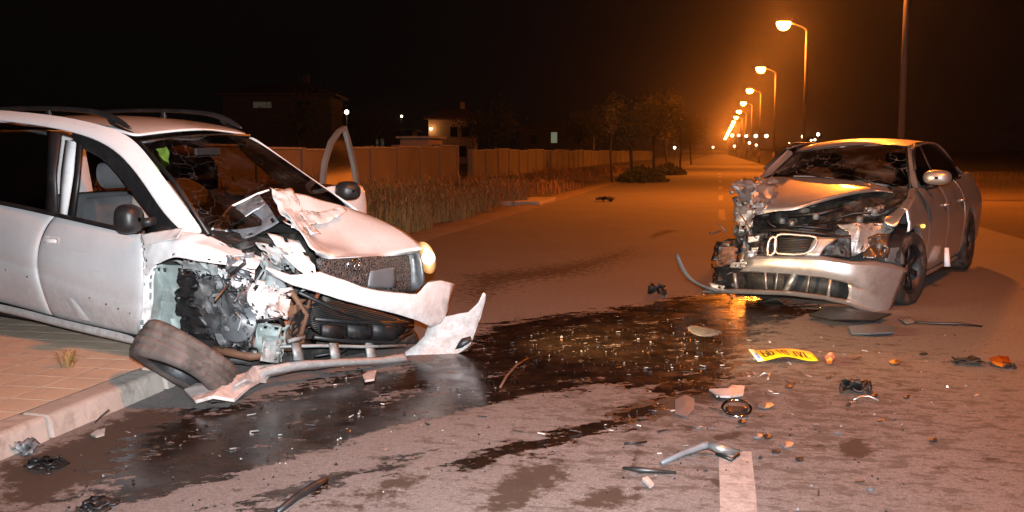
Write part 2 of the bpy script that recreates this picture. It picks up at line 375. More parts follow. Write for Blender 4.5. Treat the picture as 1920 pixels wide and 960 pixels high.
# --- road: a fine near patch that carries the stains, coarse beyond
def inside(px, py, poly):
    r = np.zeros(px.shape, bool); n = len(poly)
    for i in range(n):
        x0, y0 = poly[i]; x1, y1 = poly[(i+1) % n]
        c = ((y0 > py) != (y1 > py)) & (px < (x1-x0)*(py-y0)/(y1-y0+1e-12)+x0); r ^= c
    return r
def dist(px, py, poly):
    d = np.full(px.shape, 1e9); n = len(poly)
    for i in range(n):
        a = np.array(poly[i]); e = np.array(poly[(i+1) % n])-a; t = np.clip(((px-a[0])*e[0]+(py-a[1])*e[1])/(e@e+1e-12), 0, 1)
        d = np.minimum(d, np.hypot(px-a[0]-t*e[0], py-a[1]-t*e[1]))
    return np.where(inside(px, py, poly), d, -d)
STAINS = [  # outline in the photo, strength, softness (m)
 ([(260,812),(330,775),(450,752),(560,728),(640,700),(740,690),(860,650),(905,612),(1010,592),(1140,580),(1230,562),(1330,548),(1460,560),(1560,585),(1490,600),(1425,612),(1408,650),(1396,712),(1335,742),(1245,748),(1210,735),(1130,722),(1050,742),(960,772),(860,792),(760,812),(660,842),(560,872),(450,905),(330,940),(230,955),(140,940),(200,880)], .90, .22),
 ([(0,872),(120,830),(255,768),(345,765),(330,830),(240,880),(110,935),(0,965)], .72, .12),
 ([(820,872),(960,828),(1110,790),(1235,742),(1255,760),(1150,812),(1010,850),(880,890)], .9, .12),
 ([(300,965),(430,925),(560,885),(700,850),(820,846),(740,885),(620,915),(520,965)], .72, .14),
 ([(120,965),(260,920),(400,890),(520,860),(640,835),(600,880),(440,930),(330,965)], .55, .2), ([(560,965),(640,920),(760,880),(840,880),(800,915),(700,965)], .5, .2),
 ([(700,905),(760,880),(800,890),(760,930),(700,945)], .55, .08), ([(1110,770),(1250,740),(1390,720),(1400,735),(1300,765),(1180,800)], .72, .15),
 ([(855,515),(960,505),(1070,490),(1190,462),(1195,480),(1110,515),(990,530),(880,570),(850,555)], .58, .5),
 ([(1215,440),(1290,415),(1362,392),(1364,402),(1290,428),(1218,450)], .55, .12),
 ([(960,880),(1040,862),(1065,890),(1010,930),(960,960),(900,960),(930,915)], .75, .10),
 ([(1080,935),(1140,905),(1190,920),(1150,955),(1090,965)], .68, .08),
 ([(1290,895),(1350,890),(1400,910),(1350,925)], .5, .06),
 ([(1575,832),(1610,818),(1635,845),(1605,862),(1580,852)], .8, .05),
 ([(1500,828),(1570,838),(1575,848),(1510,838)], .6, .04), ([(1735,870),(1790,875),(1770,888)], .55, .04), ([(1800,890),(1850,900),(1895,912),(1840,912)], .55, .05),
 ([(1335,815),(1390,808),(1385,825),(1340,828)], .62, .04), ([(1250,790),(1310,795),(1300,810),(1255,800)], .5, .04),
 ([(1830,850),(1890,862),(1905,872),(1840,862)], .5, .05), ([(1640,705),(1720,728),(1765,745),(1700,735)], .5, .06),
 ([(1190,765),(1205,765),(1200,960),(1180,960)], .52, .03), ([(1222,770),(1236,770),(1226,880),(1215,880)], .5, .03),
]
WET = (0, 2, 3, 4)
def gp(q, z=0): g = G(q[0], min(q[1], 1000), z); return (g.x, g.y)
def road():
    nx, ny = 200, 330; x0, x1, y0, y1 = XL, XR, 1.2, 17.5
    xs = np.linspace(x0, x1, nx+1); t = np.linspace(0, 1, ny+1); ys = y0+(y1-y0)*(t**1.35)
    X, Y = np.meshgrid(xs, ys); wet = np.zeros(X.shape)
    stain = np.zeros(X.shape)
    for k_, (poly, st, soft) in enumerate(STAINS):
        s = st*np.clip(dist(X, Y, [gp(q) for q in poly])/soft*.5+.5, 0, 1)
        if k_ in WET: wet = np.maximum(wet, s)
        else: stain = np.maximum(stain, s)
    # dry islands inside the spill, drawn out like the streaks of the photo
    for poly, st, soft in [([(640,842),(760,800),(900,770),(1010,742),(1020,760),(900,800),(760,840),(600,890),(420,935),(300,965),(260,955)], .75, .10), ([(700,742),(800,722),(820,735),(700,765)], .35, .08)]:
        s = dist(X, Y, [gp(q) for q in poly]); wet -= st*np.clip(s/soft*.5+.5, 0, 1)
    wet = np.clip(wet, 0, 1)
    spl = np.clip(1.15-np.hypot((X-.2)/4.0, (Y-5.5)/5.5), 0, 1)
    v = np.stack([X, Y, np.zeros(X.shape)], -1).reshape(-1, 3); m = nx+1
    i, j = np.meshgrid(np.arange(ny), np.arange(nx), indexing='ij'); a = (i*m+j).ravel()
    f = np.stack([a, a+1, a+m+1, a+m], 1); nv = len(v)
    ex = [(x0,-30,0),(x1,-30,0),(x1,y0,0),(x0,y0,0), (x0,y1,0),(x1,y1,0),(x1,700,0),(x0,700,0)]
    me = bpy.data.meshes.new('road'); me.from_pydata(v.tolist()+ex, [], f.tolist()+[(nv,nv+1,nv+2,nv+3),(nv+4,nv+5,nv+6,nv+7)])
    for nm, arr in (('wet', wet), ('splash', spl), ('stain', stain)):
        at = me.attributes.new(nm, 'FLOAT', 'POINT'); at.data.foreach_set('value', np.concatenate([arr.ravel(), np.zeros(8)]))
    me.materials.append(M['asphalt']); o = bpy.data.objects.new('road', me); COL.objects.link(o); return tag(o, kind='structure')
ROAD = road()
cx = .10
for y0, y1 in [(1.2,4.52),(20.3,24.0),(28.5,32),(37,40.5),(45.5,49),(54,57.5),(62.5,66)]:
    mb = MB(); n = 14; rows = []
    for i in range(n+1):
        y = y0+(y1-y0)*i/n; rows.append([(cx-.068+.006*noise.noise(Vector((y*9,0,1))), y, .004), (cx+.068+.006*noise.noise(Vector((y*9,5,1))), y, .004)])
    mb.net(rows).obj('lane_marking', 'lane_paint' if y0 < 5 else 'lane_paint_worn', ROAD)
# --- dirt verges
tag(seg('verge', XR, 30, -20, 75, -.004, 'dirt', 20, 30, .02), kind='structure')
tag(seg('verge', -14, XL, 9, 700, -.004, 'dirt', 8, 40, .02), kind='structure')
# edge strip of pale gravel along the far left road edge
mb = MB(); mb.net([[(XL-.55+.12*noise.noise(Vector((y*.6,0,0))), y, .03), (XL-.02, y, .03), (XL, y, -.01)] for y in np.linspace(9.5, 160, 90)])
tag(mb.obj('roadside_path', 'gravel_path'), kind='structure')
# --- raised pavement with kerb stones and single pavers
PZ = .115
pv = tag(empty('pavement'), kind='structure')
mb = MB(); mb.prism([(-14,-6,-.05),(XN-.16,-6,-.05),(XN-.16,8.2,-.05),(-4.2,9.8,-.05),(-5.2,10.6,-.05),(-14,10.6,-.05)], (0,0,PZ+.047)); mb.obj('bedding', 'dirt', pv, smooth=False)
kb = tag(empty('kerb'), kind='structure')
def kerb_stone(x, y, ln, rz):
    mb = MB(); h = PZ+.06
    prof = [(-.16,-.05),(0.015,-.05),(-.012,PZ-.02),(-.03,PZ-.004),(-.16,PZ)]
    pts = [(px, -ln/2+.011, pz) for px, pz in prof]
    mb.prism(pts, (0, ln-.022, 0)); o = mb.obj('kerb_stone', 'kerb_concrete', kb, smooth=False, bevel=.015); o.location = (x, y, 0); o.rotation_euler.z = rz; return o
k0 = kerb_stone(XN, -1.4, 1.0, 0)
for i in range(1, 10):
    k = copy_of(k0, kb); k.location = (XN+random.uniform(-.006,.006), -1.4+i, random.uniform(-.004,.004))
for i in range(3):
    k = copy_of(k0, kb); k.location = (XN-.36-i*.7, 8.35+i*.62, 0); k.rotation_euler.z = R(50)
sl = .24; mb = MB(); mb.box((0,0,-.02), (sl-.008, sl-.008, .04)); p0 = mb.obj('paver', 'paver', pv, smooth=False)
cnt = 0
for iy in range(20):
    for ix in range(13):
        x = XN-.16-.12-ix*sl; y = 3.5+iy*sl
        if y > 8.1: continue
        o = p0 if cnt == 0 else copy_of(p0, pv); cnt += 1
        o.location = (x-.002, y, PZ-.0015+random.uniform(-.0006,.0006)); o.rotation_euler = (R(random.uniform(-.1,.1)), R(random.uniform(-.1,.1)), R(random.choice((0,90,180,270))+random.uniform(-.5,.5)))
# weeds in the pavement joints
def tuft(name, loc, n, h, spread, mat, label, cat, group=None):
    mb = MB()
    for i in range(n):
        a = random.uniform(0, 6.28); r = random.uniform(0, spread*.4); hh = h*random.uniform(.5, 1); d = Vector((math.cos(a), math.sin(a), 0)); s = Vector((-d.y, d.x, 0))*h*.03
        p = d*r; q = p+d*spread*.5*random.random()+Vector((0,0,hh*.6)); t = q+d*spread*random.random()+Vector((0,0,hh*.3*random.uniform(-.2,1)))
        mb.add([p-s, p+s, q+s, q-s, t], [(0,1,2,3),(3,2,4)])
    o = mb.obj(name, mat, None, smooth=False); o.location = loc; return tag(o, label, cat, group)
tuft('weed', G(128,688,PZ), 26, .16, .10, 'dry_grass', 'small dry weed growing between the pavers beside the white car', 'weed')

# ================================================================== left field: weeds, walls, houses, trees
def grass(name, n, region, hr, seed, label, mat='dry_grass'):
    rnd = random.Random(seed); mb = MB(); V = []; F_ = []
    k = 0
    while k < n:
        x, y = rnd.uniform(region[0], region[1]), rnd.uniform(region[2], region[3])
        dens = noise.noise(Vector((x*.45, y*.3, seed)))+.5*noise.noise(Vector((x*1.3, y*1.0, seed)))
        if dens < -.12+rnd.random()*.2: continue
        if region[4](x, y): continue
        k += 1; h = rnd.uniform(*hr)*(1+.5*dens); a = rnd.uniform(0, 6.28); w_ = rnd.uniform(.004, .009)
        d = Vector((math.cos(a), math.sin(a), 0)); s = Vector((-d.y, d.x, 0))*w_; p = Vector((x, y, -.02)); l = rnd.uniform(.1, .9)*h
        q = p+d*l*.3+Vector((0,0,h*.6)); t = p+d*l+Vector((0,0,h*(1.05-.45*l/h))); b0 = len(V)
        V += [p-s, p+s, q+s*.8, q-s*.8, t]; F_ += [(b0,b0+1,b0+2,b0+3),(b0+3,b0+2,b0+4)]
        if rnd.random() < .25:      # seed head
            b0 = len(V); e = s*2.2; V += [t-e, t+e, t+d*.05+Vector((0,0,.10))]; F_ += [(b0,b0+1,b0+2)]
    return tag(mb.add(V, F_).obj(name, mat, None, smooth=False), label, 'grass', None, 'stuff')
def keep(x, y):     # bare patch and ditch beyond the weeds
    return x > -5.0+.25*math.sin(y*2) or (y > 25+1.5*math.sin(x*2.1) and x > -10.5)
grass('tall_weeds', 34000, (-11.8, -4.7, 11.2, 28, keep), (.15, .78), 3, 'tall dry weeds filling the verge behind the white car')
grass('sparse_grass', 5000, (-11.5, -4.9, 20, 70, lambda x, y: noise.noise(Vector((x*.5,y*.2,9))) < .05), (.12, .45), 5, 'low patchy grass on the verge along the left wall')
grass('field_grass', 6000, (9, 60, 26, 90, lambda x, y: False), (.2, .5), 8, 'dark rough grass on the field right of the road', 'leaf_dark')
# boundary wall: plastered panels between posts
wl = empty('boundary_wall', (0,0,0), 'long low plastered boundary wall running along the left verge', 'wall')
WX = -12.0; random.seed(21)
y = 19.0; i = 0; p0 = None
while y < 190:
    ln = 3.0 if y < 90 else 6.0; h = 1.42+.05*math.sin(i*1.7)+(.12 if 34 < y < 47 else 0)
    if not (43.5 < y < 47):
        mb = MB(); mb.box((WX, y+ln/2, h/2), (.16, ln-.30, h)); mb.obj('panel', 'plaster', wl, smooth=False, bevel=.01)
        mb = MB(); mb.box((WX, y+ln/2, h+.03), (.24, ln-.30, .06)); mb.obj('coping', 'kerb_concrete', wl, smooth=False, bevel=.01)
    mb = MB(); mb.box((WX, y, h/2+.03), (.26, .296, h+.12)); mb.obj('post', 'plaster', wl, smooth=False, bevel=.01)
    y += ln; i += 1
# the block-like gate house that stands above the wall line
gh = empty('utility_hut', (-12.9, 43.5, 0), 'small plain plastered hut standing taller than the boundary wall', 'hut')
mb = MB(); mb.box((0,0,.95), (1.3, 2.2, 1.9)); mb.obj('wall', 'stucco', gh, smooth=False, bevel=.02)
mb = MB(); mb.box((0,0,1.96), (1.6, 2.5, .1)); mb.obj('roof', 'kerb_concrete', gh, smooth=False, bevel=.02)
mb = MB(); mb.box((.665,-.3,.85), (.03,.7,1.6)); mb.obj('door', 'dark_wood', gh, smooth=False, bevel=.006)
# concrete slab in the verge and dark spoil mound
mb = MB(); mb.box((0,0,.04), (3.6,2.6,.12)); o = mb.obj('concrete_slab', 'kerb_concrete', None, smooth=False, bevel=.02); g = G(985,383); o.location = (g.x-1.3, g.y+.6, 0); tag(o, 'flat pale concrete slab at the edge of the verge weeds', 'slab')
def mound(name, c, rx, ry, h, mat, label, cat, seed):
    mb = MB(); rows = []
    for i in range(9):
        r = i/8; rows.append([(rx*r*math.cos(a)*(1+.2*noise.noise(Vector((math.cos(a)*2,math.sin(a)*2,seed)))), ry*r*math.sin(a)*(1+.2*noise.noise(Vector((math.cos(a)*2,math.sin(a)*2,seed+3)))), h*(1-r*r)*(1+.35*noise.noise(Vector((r*4*math.cos(a),r*4*math.sin(a),seed))))-.05) for a in np.linspace(0, 2*math.pi, 25)[:-1]])
    o = mb.net(rows, True).obj(name, mat, None, sub=1); o.location = c; return tag(o, label, cat)
mound('soil_mound', (-6.6, 27.5, 0), 1.7, 3.2, .42, 'field_soil', 'low dark mound of soil on the verge by the concrete slab', 'mound', 2)
def tree(name, loc, h, cr_, n, mat, label, seed, trunk_r=.07, crown_z=.55, group='roadside trees'):
    rnd = random.Random(seed); t = empty(name, loc, label, 'tree', group); mb = MB(); tips = []
    top = Vector((rnd.uniform(-.2,.2), rnd.uniform(-.2,.2), h*.62)); mid = top*.5+Vector((rnd.uniform(-.1,.1), 0, 0))
    mb.tube([(0,0,-.1), mid, top], [trunk_r, trunk_r*.8, trunk_r*.5], 7)
    for k in range(7):
        a = rnd.uniform(0, 6.28); s = top*rnd.uniform(.6, 1); e = s+Vector((math.cos(a)*cr_*.7, math.sin(a)*cr_*.7, h*rnd.uniform(.08,.34)))
        mb.tube([s, (s+e)/2+Vector((0,0,.1)), e], [trunk_r*.4, trunk_r*.28, trunk_r*.12], 5); tips.append(e); tips.append((s+e)/2)
    mb.obj('trunk', 'bark', t)
    mb = MB(); V = []; F_ = []
    for k in range(n):
        c = rnd.choice(tips); p = c+Vector((rnd.gauss(0,1), rnd.gauss(0,1), rnd.gauss(0,.8)))*cr_*.30
        a = Vector((rnd.uniform(-1,1), rnd.uniform(-1,1), rnd.uniform(-1,1))).normalized(); bb = a.orthogonal().normalized(); s = rnd.uniform(.05,.11)*(1 if h < 6 else 1.8)
        b0 = len(V); V += [p-a*s, p+bb*s*.45, p+a*s, p-bb*s*.45]; F_.append((b0,b0+1,b0+2,b0+3))
    mb.add(V, F_).obj('crown', mat, t, smooth=False); return t
for i, (u, v, Y, h, c_, lab) in enumerate([(1148,332,43,4.2,.35,'slim bare sapling, the nearest of the roadside trees on the verge'),(1186,322,50,4.3,1.2,'bushy roadside tree just beyond the slim sapling'),(1226,318,57,5.2,1.35,'tallest orange-lit roadside tree before the vanishing road'),(1252,312,68,5.4,1.3,'roadside tree second beyond the slim sapling, lamp-lit crown'),(1275,306,84,5.2,1.4,'roadside tree with rounded crown close to the vanishing point'),(1296,301,108,5.4,1.5,'distant roadside tree almost at the vanishing point')]):
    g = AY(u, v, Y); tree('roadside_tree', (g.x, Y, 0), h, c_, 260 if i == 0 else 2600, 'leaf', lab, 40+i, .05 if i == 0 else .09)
def bush(name, loc, rx, h, n, mat, label, seed):
    rnd = random.Random(seed); V = []; F_ = []; mb = MB()
    for k in range(n):
        a = rnd.uniform(0, 6.28); z = rnd.random(); r = rx*math.sqrt(rnd.random())*math.sqrt(max(.05, 1-z*z)); p = Vector((r*math.cos(a), r*math.sin(a)*1.6, h*z*(.8+.4*noise.noise(Vector((a*2,z*3,seed))))))
        d = Vector((rnd.uniform(-1,1), rnd.uniform(-1,1), rnd.uniform(-1,1))).normalized(); e = d.orthogonal().normalized(); s = rnd.uniform(.05,.12)
        b0 = len(V); V += [p-d*s, p+e*s*.5, p+d*s, p-e*s*.5]; F_.append((b0,b0+1,b0+2,b0+3))
    o = mb.add(V, F_).obj(name, mat, None, smooth=False); o.location = loc; return tag(o, label, 'bush', 'bushes on the left verge')
g = AY(1205,326,46); bush('bush', (g.x, 46, 0), 1.2, .7, 2000, 'leaf_dark', 'dark low bush at the foot of the roadside trees', 61)
g = AY(1250,316,60); bush('bush', (g.x, 60, 0), 1.2, .7, 1600, 'leaf_dark', 'second dark bush farther along the verge', 62)
# houses behind the wall
def house(name, loc, wx, wy, h, label, wins, lamp=None, rz=0, pitch=1.1):
    sm = 'stucco' if lamp else 'stucco_unlit'  # houses without a lamp get walls and roof painted dark for missing light
    t = empty(name, loc, label, 'house'); t.rotation_euler.z = rz
    mb = MB(); mb.box((0,0,h/2), (wx, wy, h)); mb.obj('wall', sm, t, smooth=False, bevel=.02)
    mb = MB(); e = .5; a = [(-wx/2-e,-wy/2-e,h+.02),(wx/2+e,-wy/2-e,h+.02),(wx/2+e,wy/2+e,h+.02),(-wx/2-e,wy/2+e,h+.02)]
    b_ = [(x, y, h+.2) for x, y, z in a]; r = [(-wx*.25,0,h+.2+pitch),(wx*.25,0,h+.2+pitch)]
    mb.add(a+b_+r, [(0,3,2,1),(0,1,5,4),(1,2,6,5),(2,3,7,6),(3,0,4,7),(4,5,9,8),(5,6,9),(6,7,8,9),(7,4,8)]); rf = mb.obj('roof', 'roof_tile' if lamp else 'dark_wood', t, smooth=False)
    mb = MB(); mb.box((wx*.2,.3,h+pitch+.5), (.5,.5,1.0)); mb.obj('chimney', sm, rf, smooth=False)
    for (x, z, ww, hh, mt) in wins:
        mb = MB(); mb.box((x,-wy/2-.02,z), (ww+.16,.08,hh+.16)); wn = mb.obj('window', 'plate_white' if False else 'dark_wood', t, smooth=False)
        mb = MB(); mb.box((x,-wy/2-.07,z), (ww,.03,hh)); mb.obj('pane', mt, wn, smooth=False)
    if lamp:
        x, z = lamp; mb = MB(); mb.box((x,-wy/2-.08,z+.12), (.12,.16,.08)); br = mb.obj('wall_lamp', 'dark_metal', t, smooth=False)
        mb = MB(); mb.lathe([(.001,-.16),(.12,-.12),(.16,0),(.12,.12),(.001,.16)], 12, (x,-wy/2-.2,z-.05)); mb.obj('bulb', 'far_light_warm', br)
        L = bpy.data.lights.new('porch_light', 'POINT'); L.energy = 45; L.color = (1,.45,.12); L.shadow_soft_size = .15; lo = bpy.data.objects.new('porch_light', L); COL.objects.link(lo); lo.parent = t; lo.location = (x,-wy/2-.55,z-.05)
    return t
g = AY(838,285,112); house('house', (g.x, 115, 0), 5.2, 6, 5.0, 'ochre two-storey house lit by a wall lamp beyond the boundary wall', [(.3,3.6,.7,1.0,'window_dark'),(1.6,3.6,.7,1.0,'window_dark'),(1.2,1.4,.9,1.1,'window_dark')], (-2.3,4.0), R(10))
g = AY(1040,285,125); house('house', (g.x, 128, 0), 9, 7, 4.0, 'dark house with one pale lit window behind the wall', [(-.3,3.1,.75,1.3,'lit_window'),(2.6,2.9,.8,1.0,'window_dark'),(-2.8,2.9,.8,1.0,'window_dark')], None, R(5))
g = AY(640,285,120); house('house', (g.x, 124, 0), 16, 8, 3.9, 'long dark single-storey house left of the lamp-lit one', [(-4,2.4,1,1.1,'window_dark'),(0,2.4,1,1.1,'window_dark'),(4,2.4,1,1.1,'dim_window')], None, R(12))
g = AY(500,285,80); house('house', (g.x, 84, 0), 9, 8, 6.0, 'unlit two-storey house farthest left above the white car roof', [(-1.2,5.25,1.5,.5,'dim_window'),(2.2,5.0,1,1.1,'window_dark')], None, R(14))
for i, (u, Y, h, lab) in enumerate([(560,64,5.4,'dark garden tree left of the open car door'),(712,88,5.8,'dark garden tree between the long house and the lit house'),(918,95,6.0,'dark garden tree right of the lamp-lit house'),(1090,105,6.4,'dark garden tree right of the pale window')]):
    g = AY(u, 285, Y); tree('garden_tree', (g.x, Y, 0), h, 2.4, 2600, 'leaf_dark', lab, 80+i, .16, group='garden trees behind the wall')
mb = MB(); rows = []
for i in range(84):
    x = -418+i*10; hgt = 3.5+2.2*noise.fractal(Vector((x*.013, 1, 0)), 1, 2, 4); rows.append([(x, 560, -1), (x, 575, max(.5, hgt)), (x, 640, -1)])
tag(mb.net(rows).obj('hills', 'field_soil', None, sub=1), kind='structure')

# ================================================================== street lamps
LX, PXo, LH, Y0, DY = 3.80, 1.25, 9.0, 30.4, 33.8
def lamp_parts():
    t = empty('street_lamp'); pz = LH-.35
    mb = MB(); mb.tube([(PXo,0,0),(PXo,0,1.3)], [.13,.125], 12); mb.obj('base', 'galvanised', t)
    mb = MB(); mb.tube([(PXo,0,1.3),(PXo,0,5),(PXo,0,pz-.1)], [.095,.08,.06], 12); mb.obj('pole', 'galvanised', t)
    mb = MB(); mb.tube([(PXo,0,pz-.12),(PXo-.03,0,pz),(PXo-.25,0,pz+.16),(.45,0,LH+.02),(.2,0,LH+.06)], [.06,.05,.042,.04,.04], 8); mb.obj('arm', 'galvanised', t)
    mb = MB(); rows = []
    for x, wy, zb, zt in [(.42,.06,0,.10),(.25,.19,-.01,.16),(-.05,.26,-.02,.20),(-.35,.19,-.01,.16),(-.48,.07,.02,.10)]:
        rows.append([(x,-wy,LH+zb+.02),(x,-wy*.8,LH+zt),(x,0,LH+zt+.03),(x,wy*.8,LH+zt),(x,wy,LH+zb+.02)])
    mb.net(rows).obj('lamp_head', 'galvanised', t, sub=1, solid=.01)
    mb = MB(); rows = [[(-.10+.40*r*math.cos(a), .33*r*math.sin(a), LH+.10-.46*(1-r*r)**.5) for a in np.linspace(0, 2*math.pi, 17)[:-1]] for r in (.02,.4,.7,.9,1.)]
    mb.net(rows, True).obj('lens', 'sodium_lens', t); return t
names = {-1:'street lamp standing close by, beyond the right edge of the picture', 0:'tall grey lamp post rising above the silver car roof', 1:'nearest glowing sodium street lamp over the road', 2:'second glowing street lamp counted from the nearest', 3:'third glowing street lamp counted from the nearest', 4:'fourth glowing street lamp counted from the nearest', 5:'fifth glowing street lamp counted from the nearest', 6:'sixth glowing street lamp counted from the nearest', 7:'seventh glowing street lamp counted from the nearest'}
ORD = 'eighth ninth tenth eleventh twelfth thirteenth fourteenth fifteenth sixteenth seventeenth'.split()
LAMP0 = lamp_parts()
for k in range(-1, 18):
    if k == -1: t = LAMP0; ln_ = [c for c in t.children if c.name.startswith('lens')][0]; ln_.material_slots[0].link = 'OBJECT'; ln_.material_slots[0].material = M['sodium_lens_dimmed']
    else:
        t = copy_of(LAMP0)
        for ch in LAMP0.children:
            if ch.type == 'MESH':
                cc_ = copy_of(ch, t)
                if ch.name.startswith('lens'): cc_.material_slots[0].link = 'DATA'
    t.location = (LX, Y0+DY*k + (6.6 if k < 0 else 0), 0)
    tag(t, names.get(k, ORD[k-8]+' glowing street lamp counted from the nearest, in the merging bright chain'), 'street lamp', 'street lamps along the road')
for k in range(-1, 9):
    ky = Y0+DY*k + (6.6 if k < 0 else 0)
    L = bpy.data.lights.new('sodium_lamp', 'SPOT'); L.energy = 500 if k < 0 else 5000; L.color = (1,.20,.015); L.spot_size = R(165); L.spot_blend = .5; L.shadow_soft_size = .14
    lo = bpy.data.objects.new('sodium_lamp', L); COL.objects.link(lo); lo.location = (LX-.10, ky, LH-.50); lo.rotation_euler = (0, R(-8), 0)
# far lights on their own posts
def far_light(u, v, Y, r, mat, label):
    g = AY(u, v, Y); t = empty('distant_light', (g.x, Y, 0), label, 'light', 'lights near the horizon')
    mb = MB(); mb.tube([(0,0,-.3),(0,0,g.z-r)], [.06,.05], 6); mb.obj('pole', 'galvanised', t)
    mb = MB(); mb.lathe([(.001,-r),(r*.7,-r*.7),(r,0),(r*.7,r*.7),(.001,r)], 10, (0,0,g.z)); mb.obj('globe', mat, t)
for u, v, Y, r, mt, lab in [(650,210,95,.22,'far_light_warm','bright warm light above the open car door'),(753,218,120,.14,'far_light_warm','faint light left of the lamp-lit house'),(1373,254,300,.45,'far_light_warm','light at the foot of the lamp chain'),(1385,254,300,.45,'far_light_red','reddish light right beside the lamp chain foot'),(1399,255,290,.42,'far_light_white','third light in the row right of the lamp chain'),(1417,255,280,.45,'far_light_warm','fourth light in the row right of the lamp chain'),(1437,255,270,.45,'far_light_white','last light in the row right of the lamp chain'),(1405,268,280,.34,'far_light_warm','low light under the row of horizon lights'),(1418,272,270,.34,'far_light_red','dim low light, right one under the row of horizon lights'),(1377,274,290,.36,'far_light_red','dim low light under the lamp chain foot'),(1337,276,320,.36,'far_light_red','dim light left of the road end'),(1506,256,240,.45,'far_light_warm','bright light touching the second lamp post'),(1521,263,230,.22,'far_light_warm','left one of the small light pair above the silver car'),(1528,262,230,.25,'far_light_white','right one of the small light pair above the silver car'),(1534,252,235,.36,'far_light_white','highest light right of the second lamp post'),(1480,268,250,.12,'far_light_white','tiny faint light left of the second lamp post'),(1265,277,150,.2,'far_light_white','small light among the far roadside trees')]:
    far_light(u, v, Y, r, mt, lab)

# ================================================================== white car
W = Pose((-2.8, 6.087, 0.), (-21.03, .6, 1.23), .944)
WC = empty('white_car'); WC.matrix_world = W.M
tag(WC, 'white wrecked hatchback with crushed front, buckled bonnet and one lit headlamp', 'car')
def rowsmid(rows, bulge=None):
    return rows
# --- roof
mb = MB(); rows = []
for x, ze, ye in [(-2.95,1.56,.58),(-2.5,1.615,.60),(-1.9,1.635,.61),(-1.3,1.615,.61),(-.95,1.58,.60),(-.74,1.548,.59),(-.64,1.522,.585)]:
    sk = -.17*max(0, (x+1.3)/.66)
    rows.append([Vector((x+sk*(.5+.5*y/.6) if y > 0 else x, y*(ye/.6)-(.02 if y > 0 else 0), ze+.045*(1-(y/.6)**2))) for y in (-.6,-.45,-.2,.0,.2,.45,.6)])
roof = mb.net(rows).obj('roof', 'white_paint', WC, sub=2, solid=.012)
# --- roof rails
def rail(sgn, name='roof_rail'):
    mb = MB(); y = .555*sgn; dx = -.15 if sgn > 0 else 0
    pts = [(-2.85+dx,y,1.66),(-2.7+dx,y,1.70),(-2.0+dx,y,1.725),(-1.3+dx,y,1.705),(-1.0+dx,y,1.675),(-.85+dx,y,1.625),(-.70+dx,y,1.56)]
    mb.tube(pts, [.014,.017,.017,.018,.022,.028,.010], 8)
    for x in (-1.62,-2.65): mb.net([[(x+dx-a,y-.02,1.60),(x+dx+a,y-.02,1.60),(x+dx+a,y+.02,1.60),(x+dx-a,y+.02,1.60)] if k == 0 else [(x+dx-a*.7,y-.014,1.715),(x+dx+a*.7,y-.014,1.715),(x+dx+a*.7,y+.014,1.715),(x+dx-a*.7,y+.014,1.715)] for k, a in ((0,.045),(1,.035))], True)
    mb.net([[(-.68+dx,y-.02,1.535),(-.66+dx,y+.02,1.535)],[(-.95+dx,y-.025,1.60),(-.95+dx,y+.025,1.60)],[(-.93+dx,y-.02,1.655),(-.93+dx,y+.02,1.655)]])
    return mb.obj(name, 'black_plastic', WC, sub=1)
rail(-1); rail(1)
# --- right cant rail and A pillar (outer skin)
up = [W(-160,196,y=-.60),W(0,206,y=-.60),W(120,217,y=-.60),W(215,240,y=-.60),W(258,265,y=-.59),W(300,323,y=-.64),W(345,386,y=-.69),W(388,440,y=-.735)]
lo = [W(-160,214,y=-.665),W(0,226,y=-.665),W(120,243,y=-.665),W(190,266,y=-.67),W(232,298,y=-.69),W(270,348,y=-.72),W(303,402,y=-.755),W(338,434,y=-.79)]
mb = MB(); mb.net([up, [mid(a, b, .4)+Vector((0,-.012,.004)) for a, b in zip(up, lo)], [mid(a, b, .8)+Vector((0,-.010,0)) for a, b in zip(up, lo)], lo, [p+Vector((0,.05,0)) for p in lo]])
mb.obj('pillar', 'white_paint', WC, sub=2)['label'] = 'white roof edge and front pillar nearest the viewer'
# --- black door frames and glass
fr = lambda a, b: W(a, b, y=-.69 if b < 290 else -.74 if b < 360 else -.79)
mb = MB()   # front door upper frame
top = [p+Vector((0,.012,0)) for p in lo[2:]]
inn = [W(150,280,y=-.66),W(185,296,y=-.665),W(215,325,y=-.69),W(248,372,y=-.72),W(280,412,y=-.75),W(300,436,y=-.78)]
mb.net([top, [mid(a, b)+Vector((0,.004,0)) for a, b in zip(top, inn)], inn, [p+Vector((0,.05,0)) for p in inn]]); mb.obj('window_frame', 'black_plastic', WC, sub=1)
mb = MB(); mb.net([[W(88,244,y=-.68),W(84,320,y=-.74),W(84,400,y=-.808)],[W(112,250,y=-.68),W(102,325,y=-.74),W(106,404,y=-.808)]]); mb.obj('door_post', 'black_plastic', WC, solid=.02)
mb = MB(); mb.net([[W(122,262,y=-.65),W(114,320,y=-.69),W(110,400,y=-.75)],[W(141,266,y=-.65),W(133,330,y=-.69),W(122,402,y=-.75)]]); mb.obj('centre_pillar', 'white_paint', WC, solid=.03)
mb = MB(); mb.net([[W(143,268,y=-.67),W(138,330,y=-.72),W(126,404,y=-.79)],[W(152,272,y=-.67),W(147,330,y=-.72),W(137,408,y=-.79)]]); mb.obj('window_channel', 'black_plastic', WC, solid=.02)
mb = MB(); mb.net([[W(-160,216,y=-.665),W(0,229,y=-.67),W(90,244,y=-.675)],[W(-160,290,y=-.73),W(0,305,y=-.735),W(86,322,y=-.735)],[W(-160,362,y=-.80),W(0,382,y=-.80),W(88,402,y=-.80)]]); mb.obj('rear_window', 'glass_tint', WC)
